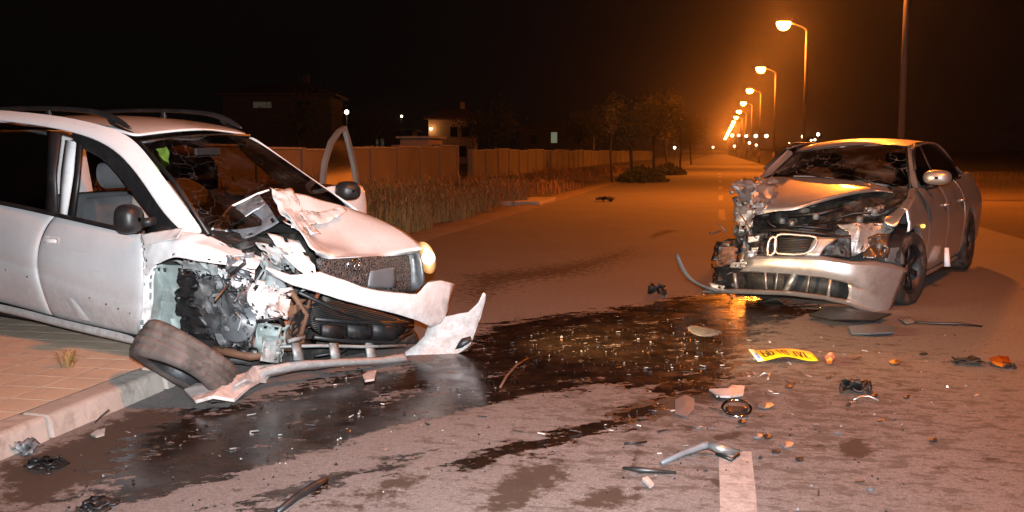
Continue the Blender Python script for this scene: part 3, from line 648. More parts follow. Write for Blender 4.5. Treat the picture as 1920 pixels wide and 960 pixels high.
# belt seal
bt = [W(-160,352,y=-.825),W(0,380,y=-.825),W(98,402,y=-.822),W(180,421,y=-.82),W(262,440,y=-.815)]
mb = MB(); mb.net([[p+Vector((0,.03,.012)) for p in bt],[p+Vector((0,-.003,.014)) for p in bt],[p+Vector((0,-.004,-.01)) for p in bt]]); mb.obj('window_seal', 'black_plastic', WC, sub=1)
# --- doors
YS = [-.815,-.856,-.874,-.888,-.862,-.872,-.866,-.812]
rear_l = [(0,381),(0,402),(0,440),(0,472),(0,488),(0,493),(0,516),(0,568)]
rear_r = [(97,403),(77,427),(66,457),(62,486),(63,506),(64,512),(68,534),(88,592)]
def door(name, cols):
    mb = MB(); rows = []
    for i in range(8): rows.append([W(c[i][0], c[i][1], y=YS[i]) for c in cols])
    rows.insert(0, [p+Vector((0,.035,.0)) for p in rows[0]])
    rows.append([p+Vector((0,.03,-.004)) for p in rows[-1]])
    for r in rows:                       # returns at the shut lines
        r.insert(0, r[0]+Vector((0,.03,0))); r.append(r[-1]+Vector((0,.03,0)))
    o = mb.net(rows).obj(name, 'white_paint_shaded', WC, sub=2); return o
ext = [(-170, y-(b-y)*1.4 if False else y-1.55*dy) for (x, y), (xx, b), dy in zip(rear_l, rear_r, (22,25,27,30,33,33,34,26))]
rd = door('door', [ext, [(-80, (a[1]+b[1])/2) for a, b in zip(ext, rear_l)], rear_l, [((a[0]+b[0])/2, (a[1]+b[1])/2-1) for a, b in zip(rear_l, rear_r)], rear_r])
rd['label'] = 'rear door with a strip of trim clips'
f1 = [(99,404),(81,429),(69,459),(65,488),(66,508),(67,514),(71,536),(91,593)]
f2 = [(150,416),(140,442),(132,478),(130,508),(130,532),(130,538),(132,560),(146,606)]
f3 = [(205,428),(202,452),(200,492),(198,528),(198,556),(198,562),(198,584),(206,619)]
f4 = [(258,440),(262,468),(264,502),(262,540),(260,572),(260,580),(258,602),(250,629)]
fd = door('door', [f1, f2, f3, f4]); fd['label'] = 'dented front door nearest the viewer, its window open'
def clips(door_, a, b, n, ya, yb):
    for i in range(n):
        t = (i+.5+random.uniform(-.3,.3))/n; p = W(a[0]+(b[0]-a[0])*t, a[1]+(b[1]-a[1])*t, y=-.873)
        mb = MB(); mb.lathe([(.001,-.003),(.006,-.003),(.007,0),(.004,.002),(.001,.002)], 10, p, (0,-1,0)); mb.obj('clip_hole', 'black_plastic' if i % 3 else 'bare_steel', door_)
clips(fd, (160,556), (255,592), 4, 0, 0); clips(rd, (0,503), (60,522), 2, 0, 0)
# dent fold low on the front door
mb = MB(); mb.net([[W(122,558,y=-.876),W(140,585,y=-.872),W(150,600,y=-.868)],[W(128,556,y=-.888),W(146,584,y=-.884),W(158,600,y=-.872)],[W(140,562,y=-.875),W(160,590,y=-.868),W(172,604,y=-.866)]]); mb.obj('dent', 'white_paint_shaded', fd, sub=2)
# handle
h = W(97,451,y=-.862); mb = MB(); mb.net([[h+Vector((dx, -.004, dz)) for dx in (-.085,-.04,.04,.085)] for dz in (-.030,0,.030)]); mb.obj('handle_recess', 'white_scuffed', fd, sub=2, solid=.01)
mb = MB(); mb.net([[h+Vector((dx-.005, -.010-.022*(1-(dx/.075)**2), dz)) for dx in (-.07,-.04,0,.04,.07)] for dz in (-.012,.0,.012)]); mb.obj('handle', 'white_paint', fd, sub=2, solid=.012)
# --- sill
sa = [W(-170,545,y=-.855),W(0,572,y=-.855),W(88,597,y=-.855),W(170,616,y=-.853),W(250,634,y=-.85)]
mb = MB(); mb.net([[p+Vector((0,.02,.01)) for p in sa],[p+Vector((0,-.002,-.01)) for p in sa],[p+Vector((0,.005,-.05)) for p in sa],[p+Vector((0,.09,-.07)) for p in sa],[p+Vector((0,.5,-.06)) for p in sa]]); mb.obj('sill', 'white_paint_shaded', WC, sub=2)
# --- unseen far side shell and rear so that the body is closed
mb = MB(); zs = [(.24,.84),(.6,.87),(.95,.82)]
mb.net([[(x, y-(.06 if x < -2.6 else 0), z) for x in (-3.15,-2.7,-2.0,-1.3)] for z, y in zs]); mb.obj('far_body_side', 'white_paint', WC, sub=1, solid=.01)
mb = MB(); mb.net([[(-1.3,.82,.95),(-2.0,.82,.98),(-2.8,.80,1.0)],[(-1.3,.60,1.56),(-2.0,.60,1.57),(-2.8,.57,1.52)]]); mb.obj('far_window', 'glass_tint', WC, sub=1)
mb = MB(); mb.net([[(-3.2+.12*abs(y), y, z) if z < 1 else (-3.05+.1*abs(y), y*.8, z) for y in (-.82,-.4,0,.4,.82)] for z in (.25,.6,.95,1.3,1.56)]); mb.obj('tailgate', 'white_paint', WC, sub=1, solid=.01)
mb = MB(); mb.box((-1.45,0,.24), (3.3,1.5,.06)); mb.obj('floor_pan', 'dark_metal', WC, smooth=False)
def wheel_parts(name, c, ax, r=.30, wd=.19, tyre='rubber', parent=None, rim='alloy'):
    t = empty(name); t.parent = parent; c = Vector(c); mb = MB(); hw = wd/2
    pr = [(r*.66,-hw*.82),(r*.80,-hw),(r*.93,-hw*.95),(r*.985,-hw*.72),(r,-hw*.3),(r,hw*.3),(r*.985,hw*.72),(r*.93,hw*.95),(r*.80,hw),(r*.66,hw*.82)]
    ty = mb.lathe(pr, 48, c, ax).obj('tyre', tyre, t)
    mb = MB(); mb.lathe([(r*.67,-hw*.82),(r*.60,-hw*.7),(r*.58,0),(r*.60,hw*.6),(r*.67,hw*.84)], 40, c, ax); mb.obj('rim', rim, t)
    A = Vector(ax).normalized(); a = A.orthogonal().normalized(); b_ = A.cross(a); mb = MB()
    for k in range(7):
        an = 2*math.pi*k/7; d = a*math.cos(an)+b_*math.sin(an); s = a*-math.sin(an)+b_*math.cos(an)
        mb.net([[c+d*r*.1-s*.03+A*hw*.5, c+d*r*.1+s*.03+A*hw*.5],[c+d*r*.4-s*.022+A*hw*.62, c+d*r*.4+s*.022+A*hw*.62],[c+d*r*.63-s*.03+A*hw*.6, c+d*r*.63+s*.03+A*hw*.6]])
    mb.lathe([(.001,hw*.7),(.05,hw*.66),(.06,hw*.4)], 16, c, ax); mb.obj('spokes', rim, t, solid=.015)
    mb = MB(); mb.lathe([(.001,hw*.1),(r*.5,hw*.1),(r*.5,-.02)], 24, c, ax); mb.obj('brake_disc', 'dark_metal', t)
    return t
wheel_parts('wheel', (-2.55,.76,.32), (0,1,0), parent=WC); wheel_parts('wheel', (-2.55,-.76,.32), (0,-1,0), parent=WC); wheel_parts('wheel', (0.05,.74,.28), (0.1,1,0), parent=WC)
# --- folded front wheel lying on its side
cw = W.loc_of(CAM + ray(345,678)*(5.45/ray(345,678).dot(cf)))
axw = W.R.transposed() @ (cr*.43 + cu*.90 + cf*.44)
axw.normalize(); r_, hw = .300, .10; A = axw; a_ = A.orthogonal().normalized(); b_ = A.cross(a_)
wt = empty('wheel'); wt.parent = WC; wt['label'] = 'muddy front wheel folded flat under the wreck'
mb = MB(); n = 72; rows = []
for h_, rr in [(-hw*.75,.60),(-hw*.98,.78),(-hw*1.0,.92),(-hw*.78,.985),(-hw*.5,1.0),(-hw*.42,.95),(-hw*.34,1.0),(-hw*.06,1.004),(0,.952),(hw*.06,1.004),(hw*.34,1.0),(hw*.42,.95),(hw*.5,1.0),(hw*.78,.985),(hw*1.0,.92),(hw*.98,.78),(hw*.75,.60)]:
    rw = []
    for k in range(n):
        an = 2*math.pi*k/n; tread = (.962 if (k % 3 == 0 and abs(h_) > hw*.4 and rr > .95) else 1.)
        sq = 1-.035*max(0, math.cos(an*2+1.2))
        rw.append(cw + A*h_*(1+.12*math.sin(an*2+1)) + (a_*math.cos(an)+b_*math.sin(an))*r_*rr*tread*sq)
    rows.append(rw)
mb.net(rows, True).obj('tyre', 'muddy_tread', wt)
mb = MB(); mb.lathe([(r_*.61,-hw*.74),(r_*.56,-hw*.5),(r_*.55,hw*.5),(r_*.61,hw*.74)], 40, cw, A); mb.lathe([(.02,0),(r_*.56,.01)], 40, cw, A); mb.obj('rim', 'dark_metal', wt)
# --- interior: seats, dash, airbags, steering wheel
def seat(name, yc):
    t = empty(name); t.parent = WC; prof = [(-.62,.42),(-.92,.46),(-1.0,.72),(-1.07,1.0),(-1.10,1.12)]
    mb = MB(); cs = [(-.24,.05),(-.2,.0),(-.1,.02),(.1,.02),(.2,.0),(.24,.05)]
    rows = []
    for x, z in [(-1.00,.55),(-1.03,.72),(-1.08,.90),(-1.13,1.06),(-1.15,1.10)]: rows.append([(x-(.0 if abs(q) > .15 else .03), yc+q*(1 if z < 1 else .85), z) for q, _ in cs])
    for x, z in [(-1.23,1.10),(-1.26,.9),(-1.2,.55)]: rows.append([(x, yc+q*.95, z) for q, _ in cs])
    mb.net(rows).obj('backrest', 'seat_fabric', t, sub=2)
    mb = MB(); mb.net([[(x, yc+q, z) for q in (-.25,-.2,0,.2,.25)] for x, z in [(-1.15,.50),(-1.0,.56),(-.7,.55),(-.55,.53),(-.52,.40),(-.9,.36)]]); mb.obj('cushion', 'seat_fabric', t, sub=2)
    mb = MB(); rows = [[(-1.17+dx, yc+.135*k*s, 1.15+dz) for k in (-1,-.85,0,.85,1)] for dx, dz, s in [(.0,.0,.7),(.05,.03,1),(.055,.10,1.05),(.045,.17,.95),(.0,.19,.8),(-.05,.16,.9),(-.05,.04,.9),(0,0,.7)]]
    mb.net(rows).obj('headrest', 'seat_fabric', t, sub=2); return t
seat('seat', -.36)['label'] = 'grey front seat seen through the open side window'; seat('seat', .36)
mb = MB(); mb.net([[(-2.05+.1*(z-.5), y, z) for y in (-.62,0,.62)] for z in (.4,.8,1.08)] ); mb.obj('rear_bench', 'seat_fabric', WC, sub=2, solid=.12)
mb = MB(); mb.crumple([[(.22,-.66,.88),(.22,0,.90),(.22,.66,.88)],[(-.05,-.66,.95),(-.05,0,.98),(-.05,.66,.95)],[(-.32,-.66,.93),(-.32,0,.97),(-.32,.66,.93)],[(-.38,-.66,.6),(-.38,0,.6),(-.38,.66,.6)]], 16, 22, .022, 3, 5); mb.obj('dashboard', 'dash_plastic', WC)
mb = MB(); c = Vector((-.42,.36,1.0)); mb.tube([c+Vector((.05*math.sin(a), .19*math.cos(a), .19*math.sin(a)*.9)) for a in np.linspace(0, 2*math.pi, 33)], .016, 8, False); mb.obj('steering_wheel', 'tan_vinyl', WC)
def airbag(c, rx, ry, rz, seed, mat='airbag'):
    mb = MB(); c = Vector(c); rows = []
    for i in range(15):
        th = math.pi*i/14; rw = []
        for k in range(22):
            ph = 2*math.pi*k/22; d = Vector((math.sin(th)*math.cos(ph), math.sin(th)*math.sin(ph), math.cos(th))); s = 1+.28*(1-2*abs(noise.noise(d*2.4+Vector((seed,0,0)))))*.6+.12*noise.noise(d*6+Vector((0,seed,0)))
            rw.append(c+Vector((d.x*rx, d.y*ry, d.z*rz))*s)
        rows.append(rw)
    return mb.net(rows, True).obj('airbag', mat, WC, sub=1)
airbag(W(338,372,y=-.36), .11, .20, .12, 1)['label'] = 'deflated tan passenger airbag behind the windscreen'
airbag(W(455,358,y=.2), .07, .15, .07, 5)['label'] = 'deflated driver airbag over the steering wheel'
airbag(W(268,392,y=-.35), .10, .06, .13, 9)
mb = MB(); mb.crumple([[W(278,280,y=-.50),W(318,276,y=-.50)],[W(288,318,y=-.52),W(322,325,y=-.52)]], 8, 8, .02, 4, 9, .1); mb.obj('lime_cloth', 'lime_cloth', WC)
mb = MB(); mb.net([[W(310,270,y=-.30),W(372,272,y=-.15)],[W(318,295,y=-.30),W(370,298,y=-.15)]]); mb.obj('sun_visor', 'tan_vinyl', WC, sub=1, solid=.02)
mb = MB(); c = W(388,285,x=-.45); mb.box(c, (.03,.22,.06)); mb.obj('interior_mirror', 'black_plastic', WC, smooth=False, bevel=.012)
# --- windscreen and its frames
t0, t1, t2 = W(262,268,y=-.575), W(370,258,x=-.69), W(467,254,y=.545)
b0, b1, b2 = W(392,440,y=-.70), Vector((.30,.0,.955)), W(664,390,y=.74)
bulge = Vector((.05,0,.03))
mb = MB(); rows = []
for t in (0,.33,.66,1): 
    l, m_, r = mid(t0,b0,t), mid(t1,b1,t)+bulge*.5, mid(t2,b2,t); rows.append([l, mid(l,m_)+bulge*.35, m_, mid(m_,r)+bulge*.35, r])
mb.net(rows).obj('windscreen', 'windscreen_white_car', WC, sub=2)
mb = MB(); mb.tube([t0, mid(t0,t1)+Vector((.02,0,.01)), t1+Vector((.02,0,.012)), mid(t1,t2)+Vector((.02,0,.01)), t2], .013, 6); mb.tube([t0, mid(t0,b0,.5)+Vector((.03,0,.02)), b0], .014, 6); mb.obj('windscreen_seal', 'black_plastic', WC)
# far A pillar: black trim with thin white outer skin
o1 = [W(470,252,y=.575), W(540,303,y=.62), W(610,352,y=.685), W(676,394,y=.76)]
mb = MB(); mb.net([o1, [p+Vector((-.045,.035,-.03)) for p in o1], [p+Vector((-.09,.03,-.05)) for p in o1]]); mb.obj('pillar', 'white_paint', WC, sub=2, solid=.012)
i1 = [W(462,258,y=.55), W(528,312,y=.60), W(594,362,y=.665), W(655,398,y=.74)]
i2 = [W(440,262,y=.52), W(500,310,y=.55), W(560,362,y=.61), W(622,408,y=.69)]
mb = MB(); mb.net([[p+Vector((-.015,0,-.015)) for p in o1], [p+Vector((-.01,0,-.01)) for p in i1], [p+Vector((-.05,0,-.03)) for p in i2]]); mb.obj('pillar_trim', 'grey_plastic', WC, sub=2)
# --- open far door (swung out on its hinges)
hp = Vector((-.38,.87,.9)); dd = Vector((-.208,.978,0)); nn = Vector((.978,.208,0))
D = lambda u, v: W.pl(u, v, hp, nn)
ld = empty('door'); ld.parent = WC; ld['label'] = 'far front door standing open, tall window frame showing'
fo = [D(606,345),D(610,305),D(622,265),D(638,243),D(650,236),D(658,262),D(668,305),D(676,350)]
fi = [D(611,345),D(615,306),D(626,270),D(640,250),D(649,245),D(654,266),D(664,307),D(671,350)]
th = nn*.035
mb = MB(); mb.net([fo, fi, [p-th for p in fi], [p-th for p in fo], fo]); mb.obj('window_frame', 'door_trim', ld, smooth=True, auto=40)
mb = MB(); q = [p-th*.5 for p in fi]; c = sum(q, Vector())/len(q); mb.add(q+[c], [(i, i+1, len(q)) for i in range(len(q)-1)]+[(len(q)-1, 0, len(q))]); mb.obj('glass', 'glass_door', ld)
mb = MB(); T = lambda u, v, k=0: D(u, v)+nn*k
mb.net([[T(604,345,.0),T(640,350,.03),T(672,346,.03),T(682,352,.0)],[T(600,400,.02),T(640,400,.05),T(674,380,.05),T(690,384,0)],[T(600,480,.02),T(640,480,.05),T(672,440,.05),T(688,440,0)],[T(604,520,0),T(640,520,.03),T(670,500,.03),T(680,500,0)]]); mb.obj('door_skin', 'white_paint', ld, sub=2, solid=.05)
def mirror(c, sx, sy, sz, parent, fwd=(1,0,0), mat='black_plastic'):
    F = Vector(fwd).normalized(); S = Vector((-F.y, F.x, 0)); mb = MB(); rows = []; c = Vector(c)
    for k, (f_, s_) in enumerate([(-.5,.86),(-.45,.98),(-.1,1.0),(.25,.88),(.45,.6),(.52,.15)]):
        rows.append([c+F*f_*sx + S*sy*.5*s_*math.copysign(abs(math.cos(a))**.75, math.cos(a)) + Vector((0,0,sz*.5*s_*math.copysign(abs(math.sin(a))**.75, math.sin(a)))) for a in np.linspace(0, 2*math.pi, 21)[:-1]])
    o = mb.net(rows, True).obj('mirror', mat, parent, sub=1)
    mb = MB(); mb.add([c-F*.47*sx + S*sy*.42*math.cos(a) + Vector((0,0,sz*.42*math.sin(a))) for a in np.linspace(0, 2*math.pi, 21)[:-1]], [tuple(range(20))]); mb.obj('mirror_glass', 'window_dark', o); return o
mirror(W.pl(655,358,hp+nn*.16,nn), .14, .20, .155, ld, (.93,-.36,0))
mc = W(246,411,y=-.93); mo = mirror(mc, .13, .18, .19, WC, (1,.1,0)); mb = MB(); mb.net([[mc+Vector((0,.06,-.05)),mc+Vector((.05,.06,-.05))],[mc+Vector((.02,.12,-.05)),mc+Vector((.09,.12,-.04))]]); mb.obj('mirror_arm', 'black_plastic', mo, solid=.05)
mb = MB(); mb.net([[W(272,420,y=-.80),W(300,420,y=-.79),W(338,432,y=-.79)],[W(272,446,y=-.82),W(300,444,y=-.82),W(338,437,y=-.80)]]); mb.obj('mirror_sail', 'black_plastic', WC, solid=.012)
# --- right front wing: torn skin above the wheel arch
wt_ = [(266,446,-.825),(300,438,-.82),(345,433,-.79),(392,442,-.745),(440,466,-.71),(492,484,-.66)]
wm_ = [(270,480,-.85),(300,462,-.86),(340,452,-.85),(392,462,-.83),(440,482,-.79),(486,496,-.74)]
wb_ = [(268,528,-.85),(290,497,-.87),(328,484,-.88),(388,492,-.88),(432,496,-.85),(478,512,-.80)]
mb = MB(); mb.crumple([[W(u,v,y=y) for u,v,y in r] for r in (wt_, wm_, wb_)], 16, 36, .010, 5, 5, .12); mb.obj('wing', 'white_paint', WC, sub=1, solid=.004)
mb = MB(); mb.crumple([[W(266,440,y=-.84),W(345,428,y=-.80)],[W(272,462,y=-.87),W(335,448,y=-.87)]], 5, 12, .008, 15, 9, .0); mb.obj('wing_fold', 'white_scuffed', WC, sub=1, solid=.004)
# hinge post plate / inner arch (grey-green), dark liner, twisted metal
def crump(name, px, n, m, amp, seed, mat, freq=6, jag=.1, label=None, parent=None, solid=.004, fv=(1,1,1)):
    mb = MB(); mb.crumple([[W(*q[:2], **{q[2]: q[3]}) for q in r] for r in px], n, m, amp, seed, freq, jag, fv=fv)
    o = mb.obj(name, mat, parent or WC, solid=solid, auto=30)
    if label: o['label'] = label
    return o
crump('arch_panel', [[(262,505,'y',-.80),(300,490,'y',-.66),(345,492,'y',-.60)],[(258,560,'y',-.82),(300,565,'y',-.64),(350,560,'y',-.56)],[(258,640,'y',-.80),(305,650,'y',-.66),(360,660,'y',-.58)]], 20, 16, .030, 11, 'teal_panel', 7, .08)
crump('arch_panel', [[(268,500,'y',-.83),(292,496,'y',-.80)],[(262,560,'y',-.84),(285,560,'y',-.78)],[(262,640,'y',-.83),(280,640,'y',-.78)]], 20, 6, .014, 17, 'white_scuffed', 9, .12)
crump('wheel_arch_liner', [[(340,500,'y',-.72),(400,515,'y',-.70),(455,540,'y',-.66)],[(335,560,'y',-.66),(400,575,'y',-.66),(470,590,'y',-.62)],[(350,640,'y',-.70),(410,660,'y',-.70),(480,660,'y',-.62)]], 30, 30, .04, 12, 'black_plastic', 5, .15, fv=(1.2,1,4.5))
crump('wheel_arch_liner', [[(375,505,'y',-.80),(440,525,'y',-.76)],[(365,560,'y',-.78),(470,585,'y',-.72)],[(400,640,'y',-.76),(485,650,'y',-.68)]], 24, 24, .04, 22, 'liner_grey', 5, .3, fv=(4.,1,1.5))
crump('inner_wing', [[(330,485,'y',-.74),(420,488,'y',-.70)],[(370,515,'y',-.70),(440,520,'y',-.66)]], 10, 18, .03, 13, 'primer', 9, .25)
crump('inner_wing', [[(405,500,'y',-.72),(480,500,'y',-.60)],[(420,540,'y',-.70),(480,545,'y',-.60)]], 12, 14, .035, 33, 'white_scuffed', 10, .3)
# inner engine-bay bulkhead so that nothing shows through
crump('engine_bay', [[(380,470,'x',.0),(560,440,'x',.15),(700,450,'x',.2),(770,470,'x',.25)],[(380,560,'x',.05),(560,560,'x',.25),(700,570,'x',.35),(770,560,'x',.4)],[(380,680,'x',.1),(560,690,'x',.3),(700,670,'x',.4),(770,660,'x',.4)]], 24, 34, .05, 14, 'engine_dirt', 6, 0)
# suspension: strut, drive shaft, control arm, brake
mb = MB(); mb.tube([W(430,500,y=-.62), W(440,580,y=-.66), W(430,640,y=-.68)], [.05,.045,.035], 12); k = W(435,545,y=-.64)
for i in range(5): mb.lathe([(.055,-.012),(.07,0),(.055,.012)], 16, k+Vector((.0,.0,.07-.035*i)), (.1,.1,1))
mb.obj('suspension_strut', 'dark_metal', WC)
mb = MB(); c = W(445,600,y=-.74); mb.lathe([(.02,.03),(.06,.03),(.075,.0),(.13,-.005),(.135,-.02),(.13,-.03),(.02,-.03)], 28, c, (.2,-1,.35)); mb.obj('wheel_hub', 'grey_plastic', WC)
mb = MB(); mb.tube([W(470,640,y=-.68), W(540,650,y=-.40), W(600,640,x=.25)], [.035,.03,.03], 10); mb.tube([W(400,655,y=-.76), W(470,668,y=-.66), W(530,660,y=-.5)], [.025,.03,.025], 8); mb.obj('control_arm', 'rust_brown', WC)
# --- smashed headlamp corner: torn white and grey pieces
scr = [('headlamp_panel',[[(485,470,'x',.42),(535,478,'x',.5)],[(480,520,'x',.44),(545,530,'x',.55)],[(470,580,'x',.46),(535,600,'x',.55)]],14,12,.05,41,'primer',.25),
('torn_bracket',[[(470,520,'x',.58),(520,535,'x',.62)],[(462,560,'x',.58),(520,575,'x',.62)],[(480,600,'x',.56),(515,600,'x',.6)]],12,10,.035,42,'white_scuffed',.3),
('torn_bracket',[[(505,540,'x',.64),(545,535,'x',.66)],[(500,590,'x',.62),(535,600,'x',.66)]],10,8,.03,43,'pink_torn',.25),
('torn_bracket',[[(415,478,'x',.50),(470,470,'x',.52)],[(425,520,'x',.5),(465,530,'x',.5)]],10,10,.035,44,'bare_steel',.3),
('torn_bracket',[[(478,455,'x',.52),(545,470,'x',.6)],[(500,490,'x',.55),(550,515,'x',.6)]],8,10,.03,45,'primer',.2),
('torn_bracket',[[(480,600,'x',.5),(540,605,'x',.6)],[(475,660,'x',.5),(530,680,'x',.55)]],12,10,.03,46,'teal_panel',.2),
('torn_bracket',[[(530,560,'x',.58),(580,555,'x',.6)],[(525,640,'x',.56),(565,640,'x',.58)]],12,10,.03,47,'rust_brown',.25),
('torn_bracket',[[(492,640,'x',.6),(530,635,'x',.62)],[(485,675,'x',.6),(520,680,'x',.62)]],8,8,.02,48,'primer',.1),
('torn_bracket',[[(440,540,'x',.50),(475,530,'x',.52)],[(448,575,'x',.5),(480,570,'x',.52)]],8,8,.025,49,'bare_steel',.3),
('torn_bracket',[[(545,590,'x',.62),(600,560,'x',.6)],[(540,640,'x',.6),(585,600,'x',.6)]],8,8,.02,50,'black_plastic',.2)]
for nm, px, n, m, am, sd, mt, jg in scr: crump(nm, px, n, m, am, sd, mt, 9, jg)
for i in range(16):          # slivers and wires hanging in the crushed corner
    u, v = random.uniform(420,580), random.uniform(480,660); p = W(u, v, x=random.uniform(.5,.68)); q = p+Vector((random.uniform(-.08,.1), random.uniform(-.15,.15), random.uniform(-.13,.1)))
    mb = MB(); mb.tube([p, mid(p,q)+Vector((.03,.02,.02))*random.uniform(-1,1.5), q], random.choice((.004,.006,.010)), 6); mb.obj('loose_wire', random.choice(('black_plastic','rust_brown','primer','bare_steel')), WC)
# --- bonnet: buckled sheet, with a raised fold on the crushed side
H = lambda u, v, **k: W(u, v, **k)
hood_rows = [
 [H(505,356,y=-.20), H(545,362,y=.02), H(595,374,y=.25), H(640,386,y=.47), H(678,399,y=.745)],
 [H(522,385,y=-.24), H(560,394,y=-.02), H(603,402,y=.18), H(655,398,y=.50), H(712,412,y=.755)],
 [H(540,412,y=-.30), H(575,424,y=-.06), H(615,425,y=.16), H(670,415,y=.48), H(745,428,y=.755)],
 [H(560,440,y=-.37), H(592,450,y=-.12), H(640,447,y=.18), H(700,440,y=.47), H(768,443,y=.745)],
 [H(578,466,y=-.41), H(612,472,y=-.16), H(660,470,y=.16), H(725,464,y=.46), H(785,457,y=.72)],
 [H(590,477,y=-.40), H(622,481,y=-.16), H(668,480,y=.14), H(735,475,y=.44), H(791,466,y=.68)],
 [H(592,483,x=.66), H(622,486,x=.69), H(668,485,x=.70), H(735,480,x=.68), H(791,471,x=.62)]]
hr = refine(hood_rows, 2)
for r in hr:
    for j, p in enumerate(r):
        wgt = max(0, 1-j/5.0); q = p*5
        r[j] = p+Vector((.2,.1,1))*(.045*wgt*(1-2*abs(noise.noise(q+Vector((3,1,7)))))-.01*wgt)
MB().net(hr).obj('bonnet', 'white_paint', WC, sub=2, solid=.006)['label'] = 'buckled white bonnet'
crump('bonnet_fold', [[(500,352,'y',-.22),(548,362,'y',.0)],[(520,400,'y',-.30),(570,410,'y',-.06)],[(545,432,'y',-.38),(600,440,'y',-.10)]], 14, 10, .022, 52, 'white_scuffed', 8, .1, 'creased silver-scuffed fold of the bonnet')
crump('bonnet_fold', [[(560,396,'y',-.10),(598,400,'y',.10),(642,388,'y',.35)],[(575,425,'y',-.14),(612,420,'y',.08),(650,396,'y',.34)]], 8, 18, .010, 53, 'white_scuffed', 9, .1)
crump('bonnet_underside', [[(392,444,'y',-.55),(420,398,'y',-.42),(486,366,'y',-.25)],[(402,462,'y',-.55),(440,425,'y',-.42),(500,385,'y',-.28)]], 8, 20, .018, 54, 'bare_steel', 7, .05)
crump('bonnet_underside', [[(405,455,'y',-.50),(445,405,'y',-.36),(492,372,'y',-.22)],[(420,470,'y',-.50),(470,450,'y',-.40),(525,420,'y',-.30)]], 12, 20, .02, 55, 'grey_plastic', 6, .05)
mb = MB(); mb.tube([H(386,447,y=-.58), H(405,420,y=-.5), H(432,388,y=-.40), H(484,363,y=-.25), H(505,356,y=-.2)], [.006,.009,.009,.009,.006], 6); mb.obj('bonnet_edge', 'white_paint', WC)
crump('scuttle', [[(395,440,'y',-.60),(470,440,'y',-.35),(540,445,'y',-.2)],[(410,475,'y',-.60),(480,470,'y',-.4),(550,470,'y',-.3)]], 8, 16, .03, 56, 'engine_dirt', 8, .0)
crump('torn_bracket', [[(500,440,'y',-.45),(560,452,'y',-.36)],[(530,478,'y',-.50),(590,500,'y',-.42)],[(575,520,'y',-.48),(592,525,'y',-.44)]], 12, 8, .014, 57, 'white_paint', 7, .05)
# --- grille, emblem, far headlamp (lit)
mb = MB(); mb.net([[H(590,479,x=.67),H(665,483,x=.71),H(740,478,x=.68),H(770,474,x=.64)],[H(596,495,x=.68),H(665,500,x=.72),H(735,505,x=.69),H(775,505,x=.64)],[H(598,512,x=.68),H(660,535,x=.72),H(730,548,x=.68),H(790,548,x=.62)]]); gr = mb.obj('grille', 'grille_mesh', WC, sub=2, solid=.02)
c = H(668,497,x=.735); mb = MB(); mb.tube([c+Vector((-.25*.1*math.cos(a)**2, .062*math.cos(a), .036*math.sin(a))) for a in np.linspace(0, 2*math.pi, 33)], .006, 6, False)
for dy in (-.02,.02): mb.tube([c+Vector((.002,dy-.008,-.024)), c+Vector((.004,dy+.008,.024))], .0055, 6)
mb.tube([c+Vector((.003,-.022,-.006)), c+Vector((.003,.022,.006))], .0055, 6); mb.obj('emblem', 'chrome', gr)
mb = MB(); mb.crumple([[H(695,508,x=.71),H(742,500,x=.69)],[H(690,538,x=.71),H(742,540,x=.69)]], 6, 6, .006, 3, 8); mb.obj('plastic_cover', 'grey_plastic', WC, solid=.01)
hl = empty('headlamp'); hl.parent = WC; hl['label'] = 'glowing headlamp'
mb = MB(); mb.net([[H(742,480,x=.62),H(775,470,x=.60),H(790,466,y=.70)],[H(742,512,x=.63),H(775,510,x=.61),H(795,510,y=.72)],[H(748,546,x=.62),H(778,546,x=.60),H(800,535,y=.70)]]); mb.obj('housing', 'bare_steel', hl, sub=1, solid=.02)
mb = MB(); mb.net([[H(780,455,y=.70),H(792,452,y=.735),H(802,456,y=.75)],[H(788,470,y=.70),H(803,468,y=.74),H(813,470,y=.765)],[H(793,490,y=.70),H(808,490,y=.74),H(819,490,y=.765)],[H(797,512,y=.70),H(808,514,y=.735),H(815,510,y=.75)]]); lz = mb.obj('lens', 'headlamp_cover', hl, sub=2, solid=.03)
cc = H(803,482,y=.72)+Vector((.03,-.03,0)); mb = MB(); mb.lathe([(.001,.022),(.025,.018),(.042,.006),(.05,-.01)], 20, cc, (.75,-.4,.1)); bu = mb.obj('bulb', 'headlamp_glow', lz); bu.scale = (1,1,1)
mb = MB(); mb.net([[H(748,485,x=.66),H(786,470,x=.63)],[H(750,515,x=.66),H(792,505,x=.63)],[H(752,542,x=.65),H(785,540,x=.63)]]); mb.obj('reflector', 'clear_plastic', hl, sub=1, solid=.01)
L = bpy.data.lights.new('headlamp_beam', 'SPOT'); L.energy = 700; L.color = (1,.66,.32); L.spot_size = R(95); L.spot_blend = 1; L.shadow_soft_size = .06
lo_ = bpy.data.objects.new('headlamp_beam', L); COL.objects.link(lo_); lo_.parent = hl; p = H(812,488,y=.80)+Vector((.06,.03,0)); lo_.location = p
lo_.rotation_euler = Vector((.75,.66,-.10)).to_track_quat('-Z', 'Y').to_euler()
